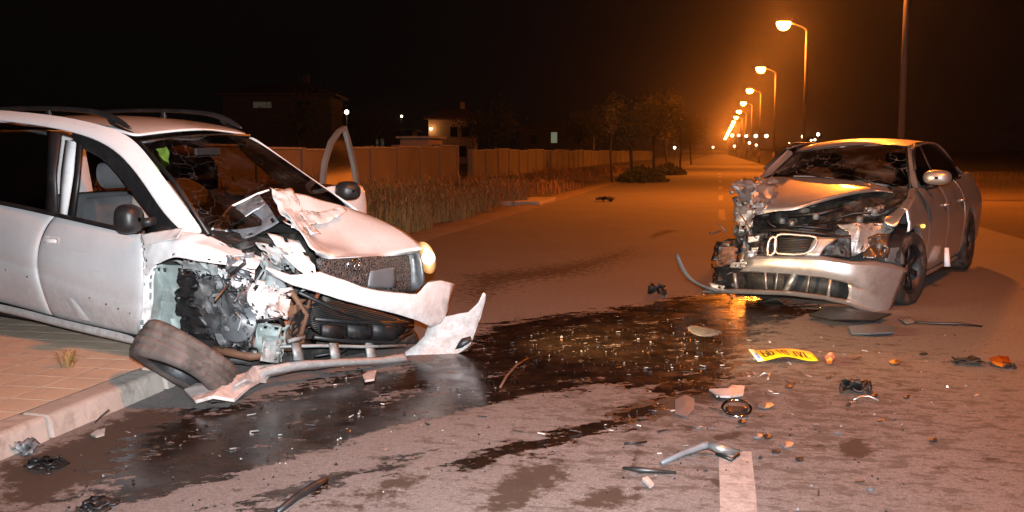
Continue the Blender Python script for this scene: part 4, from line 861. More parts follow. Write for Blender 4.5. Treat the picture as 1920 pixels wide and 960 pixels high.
# --- bumper cover torn forward: upper bar, upright, corner, lower lip
bm_ = empty('bumper'); bm_.parent = WC; bm_['label'] = 'torn white front bumper'
def sheet(name, rows, mat='white_paint', sub=2, solid=.006, parent=None): 
    return plastic(rows, name, mat, parent or bm_)
X = lambda u, v, x: W(u, v, x=x)
Yy = lambda u, v, y: W(u, v, y=y)
BAR = [(497,499,500,511,.64),(545,516,548,536,.70),(575,513,578,543,.74),(600,510,604,551,.78),(645,525,650,565,.84),(692,543,698,578,.89),(742,549,748,590,.93),(782,553,784,602,.95),(802,529,807,612,.945),(826,525,828,606,.94),(852,533,842,578,.92)]
rows = [[X(ut,vt-1,x_-.045) for ut,vt,ub,vb,x_ in BAR]]
for t in (0,.12,.3,.5,.7,.88,1): rows.append([X(ut+(ub-ut)*t, vt+(vb-vt)*t, x_+.018*math.sin(math.pi*t)) for ut,vt,ub,vb,x_ in BAR])
rows.append([X(ub,vb,x_-.04) for ut,vt,ub,vb,x_ in BAR])
plastic(rows, 'upper_bar', 'white_paint', bm_, 3, .004, 2, .008)
sheet('corner', [
 [Yy(806,600,.69),Yy(848,592,.76),Yy(878,584,.82),Yy(896,568,.86),Yy(906,549,.88),Yy(911,552,.89)],
 [Yy(803,611,.68),Yy(846,603,.76),Yy(878,596,.82),Yy(897,585,.87),Yy(906,568,.89),Yy(910,560,.90)],
 [Yy(796,630,.64),Yy(840,622,.74),Yy(874,612,.82),Yy(893,605,.86),Yy(900,592,.89),Yy(905,580,.90)],
 [Yy(780,648,.58),Yy(826,645,.70),Yy(866,638,.80),Yy(884,632,.85),Yy(892,620,.87),Yy(897,608,.88)],
 [Yy(755,662,.50),Yy(808,662,.64),Yy(852,658,.76),Yy(874,652,.82),Yy(882,643,.84),Yy(888,632,.85)],
 [Yy(745,678,.46),Yy(800,676,.60),Yy(842,668,.72),Yy(866,660,.78),Yy(876,652,.80),Yy(882,644,.81)]], 'white_paint_shaded')
sheet('lower_lip', [
 [X(478,696,.60),X(500,686,.66),X(560,676,.74),X(640,672,.80),X(705,670,.84),X(760,661,.88)],
 [X(480,704,.64),X(502,694,.70),X(562,682,.78),X(642,677,.84),X(706,675,.88),X(762,668,.92)],
 [X(482,710,.62),X(505,702,.68),X(565,690,.76),X(645,684,.82),X(708,681,.86),X(764,677,.90)],
 [X(484,713,.56),X(508,706,.60),X(568,694,.68),X(648,688,.74),X(710,685,.78),X(764,680,.82)]], 'white_paint_shaded')
c = Yy(862,636,.84); mb = MB(); mb.net([[Yy(836,652,.785),Yy(858,636,.822),Yy(882,629,.85)],[Yy(842,657,.78),Yy(866,650,.81),Yy(884,638,.84)]]); fg = mb.obj('fog_slot', 'black_plastic', bm_, solid=.012); fg.location = (.022,-.026,.0)
# --- what shows behind the bumper
mb = MB(); mb.net([[X(585,555,.62),X(680,575,.66),X(768,600,.64)],[X(582,600,.64),X(680,612,.68),X(762,622,.66)],[X(590,632,.62),X(680,640,.64),X(735,640,.62)]]); mb.obj('radiator', 'radiator_fins', WC, sub=2, solid=.04)
mb = MB(); mb.tube([X(560,548,.66),X(640,585,.70),X(720,608,.72),X(775,612,.68)], .012, 8); mb.tube([X(590,598,.69),X(680,605,.72),X(765,606,.70)], .014, 8); mb.tube([X(588,632,.66),X(660,640,.70),X(735,642,.70),X(770,622,.68)], .016, 8); mb.obj('radiator_frame', 'black_plastic', WC)
for i, (u0, u1) in enumerate(((600,640),(648,690),(696,735))):
    mb = MB(); mb.net([[X(u0,608,.70),X(u1,611,.71)],[X(u0,630,.69),X(u1,634,.70)]]); mb.obj('duct', 'dark_metal', WC, solid=.03)
mb = MB(); mb.tube([X(520,650,.62),X(600,648,.70),X(680,650,.74),X(760,648,.76)], .011, 6); mb.tube([X(540,640,.66),X(570,632,.66)], .014, 6); mb.obj('crossbar', 'primer', WC)
for u in (552,622,690): 
    mb = MB(); mb.net([[X(u-6,644,.72),X(u+9,644,.72)],[X(u-2,676,.76),X(u+15,676,.76)]]); mb.obj('bumper_bracket', 'primer', WC, solid=.015)
mb = MB(); mb.tube([X(590,668,.6),X(640,660,.66),X(668,640,.66),X(700,628,.66)], .008, 6); mb.obj('hose', 'black_plastic', WC)
mb = MB(); mb.tube([X(545,545,.6),X(575,590,.62),X(560,640,.6)], .018, 8); mb.tube([X(600,545,.62),X(570,600,.60)], .014, 8); mb.obj('bent_rod', 'rust_brown', WC)
crump('undertray', [[(500,700,'x',.45),(620,690,'x',.5),(760,680,'x',.55)],[(500,715,'x',.2),(620,700,'x',.2),(760,690,'x',.2)]], 6, 16, .02, 58, 'black_plastic', 6, 0)
crump('engine_block', [[(600,490,'x',.35),(760,490,'x',.4)],[(600,560,'x',.45),(770,560,'x',.45)],[(600,650,'x',.42),(770,650,'x',.45)]], 16, 20, .05, 59, 'engine_dirt', 8, 0)

# ================================================================== silver car
B = Pose((.854, 9.664, -.01), (-111.6, .66, -.06), 1.0127)
BC = empty('silver_car'); BC.matrix_world = B.M
tag(BC, 'silver wrecked saloon with bonnet pushed up and front corner torn away', 'car')
P = lambda u, v, **k: B(u, v, **k)
# --- roof and rear
rf0 = [P(1491,287,y=-.58), P(1525,280,y=-.40), P(1580,275,y=-.12), P(1640,272,y=.2), P(1680,273,y=.45), P(1699,276,y=.575)]
def rr(x, zl, zc, zr, hw=.585): return [Vector((x, q*hw, (zr if q < 0 else zl)*(q*q)+zc*(1-q*q))) for q in (-1,-.7,-.25,.3,.75,1)]
mb = MB(); mb.net([rf0, rr(-1.45,1.385,1.432,1.35), rr(-1.8,1.405,1.452,1.385), rr(-2.2,1.40,1.448,1.385), rr(-2.55,1.375,1.415,1.36), rr(-2.75,1.34,1.38,1.33,.57)]); mb.obj('roof', 'silver_paint', BC, sub=2, solid=.012)
mb = MB(); mb.net([rr(-2.75,1.335,1.375,1.325,.56), rr(-3.05,1.20,1.24,1.19,.57), rr(-3.32,1.05,1.08,1.04,.60)]); mb.obj('rear_window', 'glass_tint', BC, sub=2)
mb = MB(); mb.net([[(-3.30,q,1.04) for q in (-.74,-.4,0,.4,.74)],[(-3.6,q,1.035) for q in (-.75,-.4,0,.4,.75)],[(-3.93,q,1.03) for q in (-.72,-.4,0,.4,.72)],[(-4.0,q,.85) for q in (-.72,-.4,0,.4,.72)],[(-3.98,q,.35) for q in (-.74,-.4,0,.4,.74)]]); mb.obj('boot', 'silver_paint', BC, sub=2, solid=.01)
# --- side panels (both sides from one builder, each its own mesh)
def yside(z, x=0):
    pts = [(.18,.835),(.30,.875),(.60,.905),(.80,.885),(.90,.855),(.98,.80),(1.02,.76)]
    for (z0,y0),(z1,y1) in zip(pts, pts[1:]):
        if z <= z1: t = (z-z0)/(z1-z0); yy = y0+(y1-y0)*max(0, t); break
    else: yy = .76
    return yy - (.05*((-x-2.9)/1.0)**2 if x < -2.9 else 0) - (.12*((x-.2)/.6)**2 if x > .2 else 0)
def arch(x, xc, r=.375): 
    d = r*r-(x-xc)**2; return .32+math.sqrt(d) if d > 0 else .19
def panel(name, xs, ztop, s, xc=None, lab=None, bulge=0):
    mb = MB(); rows = []
    for k in range(9):
        r = []
        for x in xs:
            zt = ztop(x); zb = arch(x, xc) if xc is not None else .19
            if zb > zt-.05: zb = zt-.05
            z = zt+(zb-zt)*k/8; r.append(Vector((x, s*(yside(z, x)+.012*math.exp(-((z-.72)/.02)**2)), z)))
        rows.append(r)
    rows.insert(0, [p+Vector((0,-s*.05,.005)) for p in rows[0]]); rows.append([p+Vector((0,-s*.05,0)) for p in rows[-1]])
    for r in rows: r.insert(0, r[0]+Vector((0,-s*.03,0))); r.append(r[-1]+Vector((0,-s*.03,0)))
    o = mb.net(rows).obj(name, 'silver_paint', BC, sub=2)
    if lab: o['label'] = lab
    return o
belt = lambda x: .975+.012*(-x)
for s in (1, -1):
    d1 = panel('door', np.linspace(-.605,-1.535,6), belt, s, None, 'front door under the pale mirror' if s > 0 else None)
    d2 = panel('door', list(np.linspace(-1.545,-2.35,5))+[-2.47], lambda x: belt(x), s, -2.888 if False else None)
    panel('rear_quarter', [-2.475,-2.51,-2.6,-2.7,-2.8,-2.888,-2.98,-3.08,-3.17,-3.262,-3.27,-3.5,-3.75,-3.95], lambda x: belt(x)+.02, s, -2.888)
    for d_, xh in ((d1,-1.40),(d2,-2.30)):
        mb = MB(); zh = .80; yh = s*(yside(zh)+.012); mb.tube([(xh-.10,yh-s*.01,zh),(xh-.08,yh+s*.022,zh+.004),(xh+.06,yh+s*.022,zh+.002),(xh+.10,yh-s*.01,zh)], .013, 8); mb.obj('handle', 'silver_paint', d_)
    mb = MB(); mb.net([[(x, s*y, z) for x in (-.45,-1.0,-1.6,-2.2,-2.45)] for y, z in ((.84,.20),(.85,.17),(.83,.14),(.6,.14))]); mb.obj('sill', 'silver_paint', BC, sub=1)
    # windows, frames, pillars
    top = lambda x: (1.335 + .10*(1-((x+1.75)/1.0)**2) - (.30*max(0, (-x-2.55))**1.1))
    gx = [-.78,-1.0,-1.3,-1.6,-1.9,-2.2,-2.5,-2.8]
    def gp_(x, t):   # t 0 belt, 1 top of the glass
        zb = belt(x)+.01; zt = min(1.385, 1.0+(-.55-x)*.62) if x > -1.2 else (1.385 if x > -2.1 else max(1.06, 1.385-(-2.1-x)**1.4*.42))
        z = zb+(zt-zb)*t; return Vector((x, s*(.795-.20*((z-.97)/.41)), z))
    mb = MB(); mb.net([[gp_(x, t) for x in gx] for t in (0,.5,1)]); mb.obj('side_window', 'glass_tint', BC, sub=1)
    mb = MB(); mb.tube([gp_(x, 1)+Vector((0,s*.006,.008)) for x in gx], .014, 6); mb.obj('window_trim', 'black_plastic', BC)
    mb = MB(); mb.tube([gp_(x, 0)+Vector((0,s*.008,.0)) for x in gx], .011, 6); mb.obj('window_trim', 'black_plastic', BC)
    mb = MB(); mb.net([[gp_(-1.53,t)+Vector((.035,s*.006,0)), gp_(-1.53,t)+Vector((-.05,s*.006,0))] for t in (0,.5,1)]); mb.obj('door_post', 'black_plastic', BC, solid=.012)
    # roof edge, A pillar, C pillar in one sweep
    zc = lambda x: 1.385 if x < -1.3 else 1.385-.0*(x)
    A0 = [rf0[-1], P(1703,312,y=.645), P(1709,355,y=.725)] if s > 0 else [rf0[0], mid(rf0[0], P(1446,329,x=-.72)), P(1446,329,x=-.72)]
    A1 = [Vector((-1.12,s*.615,1.335)), Vector((-.86,s*.705,1.175)), Vector((-.60,s*.795,.99))]
    mb = MB(); mb.net([A0, [mid(a, b, .5)+Vector((.012,s*.010,.012)) for a, b in zip(A0, A1)], A1, [a+Vector((-.03,-s*.03,-.02)) for a in A1]]); mb.obj('pillar', 'silver_paint', BC, sub=2)
    e0 = [Vector((x, s*.585, z)) for x, z in ((-1.12,1.345),(-1.45,1.385),(-1.8,1.405),(-2.2,1.40),(-2.55,1.375),(-2.75,1.335),(-3.05,1.20),(-3.34,1.05))]
    e1 = [Vector((x, s*y, z)) for x, y, z in ((-1.14,.62,1.335),(-1.45,.612,1.372),(-1.8,.615,1.392),(-2.2,.615,1.388),(-2.5,.635,1.33),(-2.75,.68,1.22),(-3.0,.73,1.10),(-3.3,.77,1.01))]
    mb = MB(); mb.net([e0, [mid(a, b)+Vector((0,s*.014,.012)) for a, b in zip(e0, e1)], e1]); mb.obj('roof_edge', 'silver_paint', BC, sub=2, solid=.012)
    # wheel arch inner and rear wheel
    mb = MB(); mb.net([[Vector((-2.888+.385*math.cos(a), s*y, .32+.385*math.sin(a))) for a in np.linspace(0, math.pi, 13)] for y in (.86,.5)]); mb.obj('arch_liner', 'black_plastic', BC)
    wheel_parts('wheel', (-2.888, s*.79, .325), (0,s,0), .325, .225, parent=BC, rim='dark_metal')
# left front wing with the open arch, tail lamps
wg = panel('wing', [-.595,-.5,-.43,-.375,-.34,-.25,-.12,0.0,.10,.18], lambda x: .985 if x < -.4 else .985-.14*((x+.4)/.6), 1, 0.0, 'dented front wing above the front wheel')
mb = MB(); mb.net([[Vector((.385*math.cos(a), y, .32+.385*math.sin(a))) for a in np.linspace(.15, math.pi, 13)] for y in (.86,.45)]); mb.obj('arch_liner', 'black_plastic', BC)
wheel_parts('wheel', (0.0,.79,.318), (.18,1,0), .325, .225, parent=BC, rim='dark_metal')
for s in (1,-1):
    mb = MB(); mb.net([[(-3.93,s*.70,.95),(-3.80,s*.82,.95)],[(-3.97,s*.70,.78),(-3.84,s*.84,.78)]]); mb.obj('tail_lamp', 'red_plastic', BC, sub=1, solid=.02)
mb = MB(); mb.box((-1.7,0,.22), (3.9,1.5,.06)); mb.obj('floor_pan', 'dark_metal', BC, smooth=False)
mirror(P(1757,333,y=.985), .15, .24, .135, BC, (1,.1,0), 'silver_paint')['label'] = 'pale door mirror'
c = P(1757,345,y=.9); mb = MB(); mb.tube([(c.x, .80, c.z-.03), c], .03, 8); mb.obj('mirror_foot', 'black_plastic', BC)
c = P(1731,424,y=.905); mb = MB(); mb.lathe([(.001,.016),(.012,.014),(.018,0)], 12, c, (0,1,0)); i_ = mb.obj('side_repeater', 'indicator_glint', BC); i_.scale = (1,1,1)
# --- interior
mb = MB(); mb.crumple([[(-.55,-.66,.90),(-.55,.66,.90)],[(-.85,-.66,.98),(-.85,.66,.98)],[(-1.05,-.66,.94),(-1.05,.66,.94)],[(-1.1,-.66,.6),(-1.1,.66,.6)]], 12, 18, .02, 71, 5); mb.obj('dashboard', 'dash_plastic', BC)
for yc in (-.37,.37):
    t = empty('seat'); t.parent = BC; mb = MB(); mb.net([[(x, yc+q, z) for q in (-.25,-.18,0,.18,.25)] for x, z in [(-1.55,.6),(-1.62,.9),(-1.70,1.1),(-1.78,1.12),(-1.75,.6)]]); mb.obj('backrest', 'seat_fabric', t, sub=2)
    mb = MB(); mb.net([[(x, yc+q, z) for q in (-.13,-.08,.08,.13)] for x, z in [(-1.72,1.14),(-1.68,1.18),(-1.69,1.28),(-1.76,1.31),(-1.80,1.2),(-1.76,1.14)]]); mb.obj('headrest', 'seat_fabric', t, sub=2)
mb = MB(); mb.net([[(-2.45+.12*(1-z), q, z) for q in (-.62,-.2,.2,.62)] for z in (.5,.9,1.1)]); mb.obj('rear_bench', 'seat_fabric', BC, sub=1, solid=.1)
c = Vector((-1.12,.37,1.0)); mb = MB(); mb.tube([c+Vector((.06*math.sin(a), .18*math.cos(a), .17*math.sin(a))) for a in np.linspace(0, 2*math.pi, 29)], .015, 7, False); mb.obj('steering_wheel', 'black_plastic', BC)
_ab = airbag((-1.12,.28,1.09), .09, .20, .13, 14); _ab.parent = BC; _ab2 = airbag((-1.05,-.30,1.03), .10, .2, .12, 17); _ab2.parent = BC
# --- windscreen
bl, bc_, br_ = P(1707,354,y=.715), P(1570,338,x=-.45), P(1446,329,x=-.72)
mb = MB(); rows = []
mt_ = mid(rf0[2], rf0[3])
for t in (0,.33,.66,1):
    l, m_, r = mid(rf0[-1], bl, t), mid(mt_, bc_, t)+Vector((.03,0,.03)), mid(rf0[0], br_, t); rows.append([r, mid(r, m_)+Vector((.02,0,.02)), m_, mid(m_, l)+Vector((.02,0,.02)), l])
rows[0] = [rf0[0], rf0[1], mt_, rf0[4], rf0[5]]
mb.net(rows).obj('windscreen', 'windscreen_silver_car', BC, sub=2)
mb = MB(); mb.tube(rf0, .011, 6); mb.tube([rf0[-1], mid(rf0[-1], bl), bl], .012, 6); mb.tube([rf0[0], mid(rf0[0], br_), br_], .012, 6); mb.obj('windscreen_seal', 'black_plastic', BC)
mb = MB()
for a, b_ in (((1640,345,-.50),(1560,318,-.78)),((1560,338,-.52),(1490,322,-.80))): mb.tube([P(a[0],a[1],x=a[2]), P((a[0]+b_[0])/2,(a[1]+b_[1])/2-2,x=(a[2]+b_[2])/2), P(b_[0],b_[1],x=b_[2])], .008, 6)
mb.obj('wiper', 'black_plastic', BC)
# --- bonnet: tented, its corner over the near wing thrown back
hb = [
 [P(1408,338,x=-.35),P(1450,331,x=-.62),P(1515,331,x=-.60),P(1580,335,x=-.56),P(1640,344,x=-.50),P(1700,360,x=-.42)],
 [P(1402,352,x=-.05),P(1450,348,x=-.25),P(1512,346,x=-.25),P(1577,344,x=-.32),P(1640,348,x=-.38),P(1690,361,x=-.36)],
 [P(1404,375,x=.20),P(1452,370,x=.15),P(1506,366,x=.10),P(1565,356,x=-.05),P(1628,350,x=-.24),P(1672,360,x=-.30)],
 [P(1412,396,x=.36),P(1455,390,x=.38),P(1499,385,x=.34),P(1546,371,x=.18),P(1606,358,x=-.08),P(1650,356,x=-.25)],
 [P(1417,405,x=.37),P(1457,397,x=.39),P(1498,392,x=.35),P(1543,378,x=.18),P(1600,364,x=-.08),P(1645,358,x=-.25)]]
hr = refine(hb, 2)
for i, r in enumerate(hr):
    for j, p in enumerate(r):
        wgt = max(.12, 1-j/4.5); r[j] = p+Vector((.1,0,1))*(.03*wgt*(1-2*abs(noise.noise(p*5+Vector((1,5,2)))))-.005)
MB().net(hr).obj('bonnet', 'silver_paint', BC, sub=2, solid=.006)['label'] = 'bonnet pushed up towards the windscreen'
# --- open engine bay
def cb(name, px, n, m, amp, seed, mat, freq=7, jag=.1, solid=.004):
    mb = MB(); mb.crumple([[P(*q[:2], **{q[2]: q[3]}) for q in r] for r in px], n, m, amp, seed, freq, jag); return mb.obj(name, mat, BC, solid=solid, auto=28)
cb('engine_bay', [[(1400,380,'x',-.30),(1500,372,'x',-.34),(1600,356,'x',-.42),(1705,360,'x',-.45)],[(1400,420,'x',.0),(1500,415,'x',.0),(1600,400,'x',-.10),(1700,380,'x',-.25)],[(1400,450,'x',.25),(1500,448,'x',.25),(1600,440,'x',.20),(1690,420,'x',.05)],[(1400,560,'x',.35),(1500,560,'x',.35),(1600,560,'x',.3),(1680,540,'x',.2)]], 26, 34, .05, 72, 'engine_dirt', 6, 0)
cb('strut_tower', [[(1622,394,'x',.02),(1660,386,'x',.0)],[(1618,412,'x',.08),(1652,405,'x',.06)]], 8, 10, .03, 73, 'bare_steel', 12, .2)
mb = MB(); mb.tube([P(1560,412,x=.2),P(1600,400,x=.15),P(1650,398,x=.1),P(1690,378,x=-.1)], .012, 8); mb.tube([P(1440,430,x=.35),P(1500,424,x=.36),P(1560,430,x=.34)], .014, 8); mb.tube([P(1480,405,x=.2),P(1540,400,x=.2),P(1580,390,x=.1)], .018, 8); mb.obj('hose', 'black_plastic', BC)
for u, v, x_ in ((1467,412,.30),(1485,418,.34),(1640,395,.12),(1612,410,.22),(1530,404,.25)):
    c = P(u, v, x=x_); mb = MB(); mb.lathe([(.001,.02),(.022,.02),(.03,.0),(.028,-.03)], 12, c, (.2,.1,1)); mb.obj('filler_cap', random.choice(('grey_plastic','bare_steel','black_plastic')), BC)
# near wing rail and broken headlamp
MB().net([[P(1704,366,y=.80),P(1716,372,y=.85)],[P(1690,384,y=.78),P(1700,392,y=.86)],[P(1672,402,y=.74),P(1684,415,y=.84)],[P(1648,412,y=.70),P(1680,430,y=.82)]]).obj('wing_rail', 'silver_paint', BC, sub=2, solid=.006)
cb('headlamp_panel', [[(1568,421,'x',.52),(1605,418,'x',.50),(1678,420,'x',.28)],[(1590,436,'x',.55),(1612,432,'x',.52),(1676,432,'x',.30)],[(1588,480,'x',.60),(1600,480,'x',.58),(1618,470,'x',.55)]], 12, 18, .014, 74, 'silver_scuffed', 7, .1)
hlb = empty('headlamp'); hlb.parent = BC; hlb['label'] = 'smashed headlamp with brown reflector'
mb = MB(); mb.crumple([[P(1622,448,x=.48),P(1645,438,x=.44),P(1668,440,x=.38)],[P(1616,466,x=.52),P(1645,464,x=.46),P(1668,464,x=.42)],[P(1616,484,x=.56),P(1640,486,x=.52),P(1664,484,x=.46)]], 8, 8, .02, 5, 10, .1); mb.obj('reflector', 'dark_brown', hlb, solid=.006, auto=30)
mb = MB(); mb.crumple([[P(1655,466,x=.46),P(1692,464,x=.26)],[P(1656,492,x=.46),P(1696,498,x=.26)]], 8, 8, .02, 75, 8); mb.obj('housing', 'grey_plastic', hlb, solid=.006)
mb = MB(); c = P(1560,462,x=.66); mb.lathe([(.001,-.03),(.05,-.02),(.075,.0),(.08,.02)], 20, c, (1,.2,0)); mb.obj('lamp_bowl', 'rust_brown', hlb)
cb('headlamp_panel', [[(1538,448,'x',.70),(1596,440,'x',.60)],[(1535,478,'x',.72),(1594,486,'x',.64)]], 8, 12, .02, 76, 'dark_metal', 9, .05)
# --- bumper
bb = empty('bumper'); bb.parent = BC; bb['label'] = 'silver front bumper hanging low'
def bs(name, rows, mat='silver_bumper', solid=.006, sub=2, par=None): return plastic(rows, name, mat, par or bb, 3, .0025, 4)
PX = lambda u, v, x: B(u, v, x=x)
PY = lambda u, v, y: B(u, v, y=y)
bs('bumper_face', [
 [PX(1404,482,.74),PX(1440,478,.77),PX(1490,479,.79),PX(1540,479,.78),PX(1600,490,.70),PX(1640,489,.60),PX(1668,494,.48),PX(1702,503,.30)],
 [PX(1402,487,.78),PX(1440,484,.82),PX(1490,486,.84),PX(1540,487,.83),PX(1600,496,.76),PX(1640,497,.66),PX(1670,502,.53),PX(1701,509,.34)],
 [PX(1398,499,.79),PX(1440,499,.83),PX(1490,502,.85),PX(1545,507,.84),PX(1600,517,.77),PX(1638,521,.67),PX(1668,523,.54),PX(1694,526,.36)],
 [PX(1388,508,.77),PX(1440,511,.81),PX(1490,514,.83),PX(1545,520,.82),PX(1594,530,.76),PX(1634,545,.67),PX(1660,546,.55),PX(1685,545,.38)],
 [PX(1388,510,.73),PX(1440,513,.77),PX(1490,516,.79),PX(1545,522,.78),PX(1594,533,.73),PX(1630,560,.65),PX(1655,566,.55),PX(1677,565,.40)]])
bs('bumper_corner', [[PX(1590,532,.765),PX(1612,541,.72),PX(1636,547,.655),PX(1660,548,.545),PX(1684,547,.375)],[PX(1592,550,.76),PX(1612,560,.71),PX(1634,568,.645),PX(1656,572,.55),PX(1677,566,.395)],[PX(1588,562,.74),PX(1610,572,.69),PX(1632,583,.62),PX(1652,592,.54),PX(1664,592,.44)]])
bs('lower_lip', [
 [PX(1318,543,.66),PX(1380,541,.73),PX(1440,543,.78),PX(1490,546,.80),PX(1545,553,.79),PX(1594,562,.73),PX(1640,580,.60),PX(1662,591,.46)],
 [PX(1316,546,.70),PX(1380,545,.78),PX(1440,547,.83),PX(1490,550,.85),PX(1545,557,.84),PX(1594,567,.78),PX(1640,586,.64),PX(1663,595,.48)],
 [PX(1316,550,.66),PX(1380,551,.74),PX(1440,553,.79),PX(1490,556,.81),PX(1545,563,.80),PX(1594,574,.74),PX(1638,592,.60),PX(1660,598,.46)]])
mb = MB(); mb.net([[PX(1345,505,.60),PX(1440,508,.68),PX(1545,516,.70),PX(1600,526,.64)],[PX(1345,546,.60),PX(1440,548,.68),PX(1545,556,.70),PX(1600,566,.64)]]); mb.obj('intake', 'engine_dirt', bb, solid=.02)
for u0, v0, u1, v1, wd in ((1377,512,1381,541,4),(1435,511,1437,542,3),(1458,512,1454,543,3),(1490,514,1474,545,7),(1518,517,1513,548,3),(1557,524,1553,556,4)):
    mb = MB(); mb.net([[PX(u0-wd,v0,.79),PX(u0,v0,.81),PX(u0+wd,v0,.79)],[PX(u1-wd,v1,.79),PX(u1,v1,.81),PX(u1+wd,v1,.79)]]); mb.obj('intake_rib', 'silver_scuffed', bb, solid=.01)
# kidney grille surrounds
def ring(pts, r, name, mat='silver_paint'):
    mb = MB(); pts = [Vector(p) for p in pts]; n = len(pts); q = []
    for i in range(n):
        for t in (0,.5): a, b_, c_, d_ = pts[i-1], pts[i], pts[(i+1) % n], pts[(i+2) % n]; q.append(b_ if t == 0 else (-a+b_*9+c_*9-d_)/16)
    mb.tube(q+[q[0]], r, 8, False); return mb.obj(name, mat, bb)
ring([PX(1455,446,.78),PX(1466,439,.78),PX(1500,441,.77),PX(1530,445,.76),PX(1528,462,.79),PX(1508,476,.81),PX(1470,476,.81),PX(1454,472,.80)], .011, 'kidney_grille')
mb = MB(); mb.net([[PX(1460,444,.76),PX(1525,447,.75)],[PX(1458,474,.78),PX(1510,474,.78)]]); mb.obj('grille_insert', 'radiator_fins', bb, solid=.01)
ring([PX(1441,455,.78),PX(1449,444,.78),PX(1455,450,.78),PX(1452,474,.80),PX(1440,478,.80)], .012, 'kidney_grille')
bs('nose_panel', [[PX(1530,444,.76),PX(1556,445,.72),PX(1570,448,.70)],[PX(1520,464,.80),PX(1540,462,.78),PX(1548,462,.76)],[PX(1508,480,.82),PX(1525,481,.82),PX(1536,481,.81)]])
mb = MB(); mb.tube([PX(1420,433,.62),PX(1470,431,.68),PX(1530,437,.68),PX(1575,444,.60)], .014, 8); mb.obj('front_crossmember', 'dark_metal', BC)
# black lip trim torn off one end and curling up
mb = MB(); mb.net([[G_ for G_ in (PX(1264,474,.72),PX(1272,500,.74),PX(1286,522,.76),PX(1308,536,.78),PX(1338,545,.80))],[PX(1272,476,.74),PX(1282,500,.76),PX(1296,520,.78),PX(1318,533,.80),PX(1346,541,.82)],[PX(1276,482,.70),PX(1284,504,.72),PX(1298,526,.74),PX(1318,540,.76),PX(1344,549,.78)]]); mb.obj('lip_trim', 'grey_plastic', bb, sub=2, solid=.01)
# --- torn away front corner
scr = [('crushed_wing',[[(1372,345,'x',.15),(1408,335,'x',.05),(1462,340,'x',-.1)],[(1376,380,'x',.25),(1415,372,'x',.25),(1455,378,'x',.2)],[(1385,410,'x',.3),(1410,405,'x',.35),(1440,400,'x',.35)]],12,10,.040,81,'silver_scuffed',.25),
('crushed_wing',[[(1372,350,'x',.32),(1430,345,'x',.25)],[(1380,400,'x',.36),(1425,395,'x',.4)]],9,8,.045,82,'bare_steel',.3),
('crushed_wing',[[(1380,390,'x',.4),(1425,385,'x',.45)],[(1385,440,'x',.45),(1415,430,'x',.5)]],9,7,.04,83,'silver_scuffed',.3),
('torn_metal',[[(1385,430,'x',.4),(1420,425,'x',.45)],[(1375,480,'x',.5),(1415,470,'x',.55)]],12,10,.04,84,'bare_steel',.25),
('torn_metal',[[(1345,455,'x',.4),(1400,445,'x',.5)],[(1340,510,'x',.5),(1395,505,'x',.6)],[(1350,550,'x',.55),(1390,545,'x',.62)]],18,12,.05,85,'black_plastic',.2),
('torn_metal',[[(1352,465,'x',.62),(1385,460,'x',.62)],[(1345,500,'x',.62),(1380,495,'x',.64)]],8,8,.03,86,'rust_brown',.25),
('torn_metal',[[(1395,470,'x',.66),(1425,465,'x',.68)],[(1390,505,'x',.68),(1412,505,'x',.7)]],10,8,.025,87,'silver_scuffed',.2),
('torn_metal',[[(1370,492,'x',.70),(1405,490,'x',.70)],[(1368,502,'x',.70),(1402,500,'x',.70)]],4,10,.012,88,'clear_plastic',.1),
('torn_metal',[[(1330,530,'x',.72),(1358,535,'x',.72)],[(1336,545,'x',.72),(1366,548,'x',.72)]],4,8,.012,89,'silver_scuffed',.1),
('torn_metal',[[(1400,440,'x',.58),(1440,436,'x',.62)],[(1405,470,'x',.62),(1436,474,'x',.66)]],10,10,.03,90,'engine_dirt',.15),
('torn_metal',[[(1402,444,'x',.70),(1424,442,'x',.70)],[(1402,454,'x',.70),(1422,452,'x',.70)]],4,6,.01,91,'white_scuffed',.05)]
for nm, px, n, m, am, sd, mt, jg in scr: cb(nm, px, n, m, am, sd, mt, 10, jg)
random.seed(5)
for i in range(16):
    u, v = random.uniform(1345,1450), random.uniform(370,545); p = PX(u, v, random.uniform(.45,.72)); q = p+Vector((random.uniform(-.1,.1), random.uniform(-.15,.15), random.uniform(-.14,.1)))
    mb = MB(); mb.tube([p, mid(p,q)+Vector((.03,.03,.02))*random.uniform(-1,1), q], random.choice((.005,.007,.012)), 6); mb.obj('loose_wire', random.choice(('black_plastic','rust_brown','silver_scuffed','bare_steel')), BC)
cb('undertray', [[(1420,560,'x',.6),(1520,572,'x',.62),(1640,600,'x',.5)],[(1430,575,'x',.3),(1530,585,'x',.3),(1650,600,'x',.2)]], 8, 16, .025, 92, 'black_plastic', 6, .0)
mb = MB(); mb.tube([PY(1775,465,.93), PY(1776,500,.95)], [.022,.030], 8); mb.obj('hanging_trim', 'plate_white', BC)

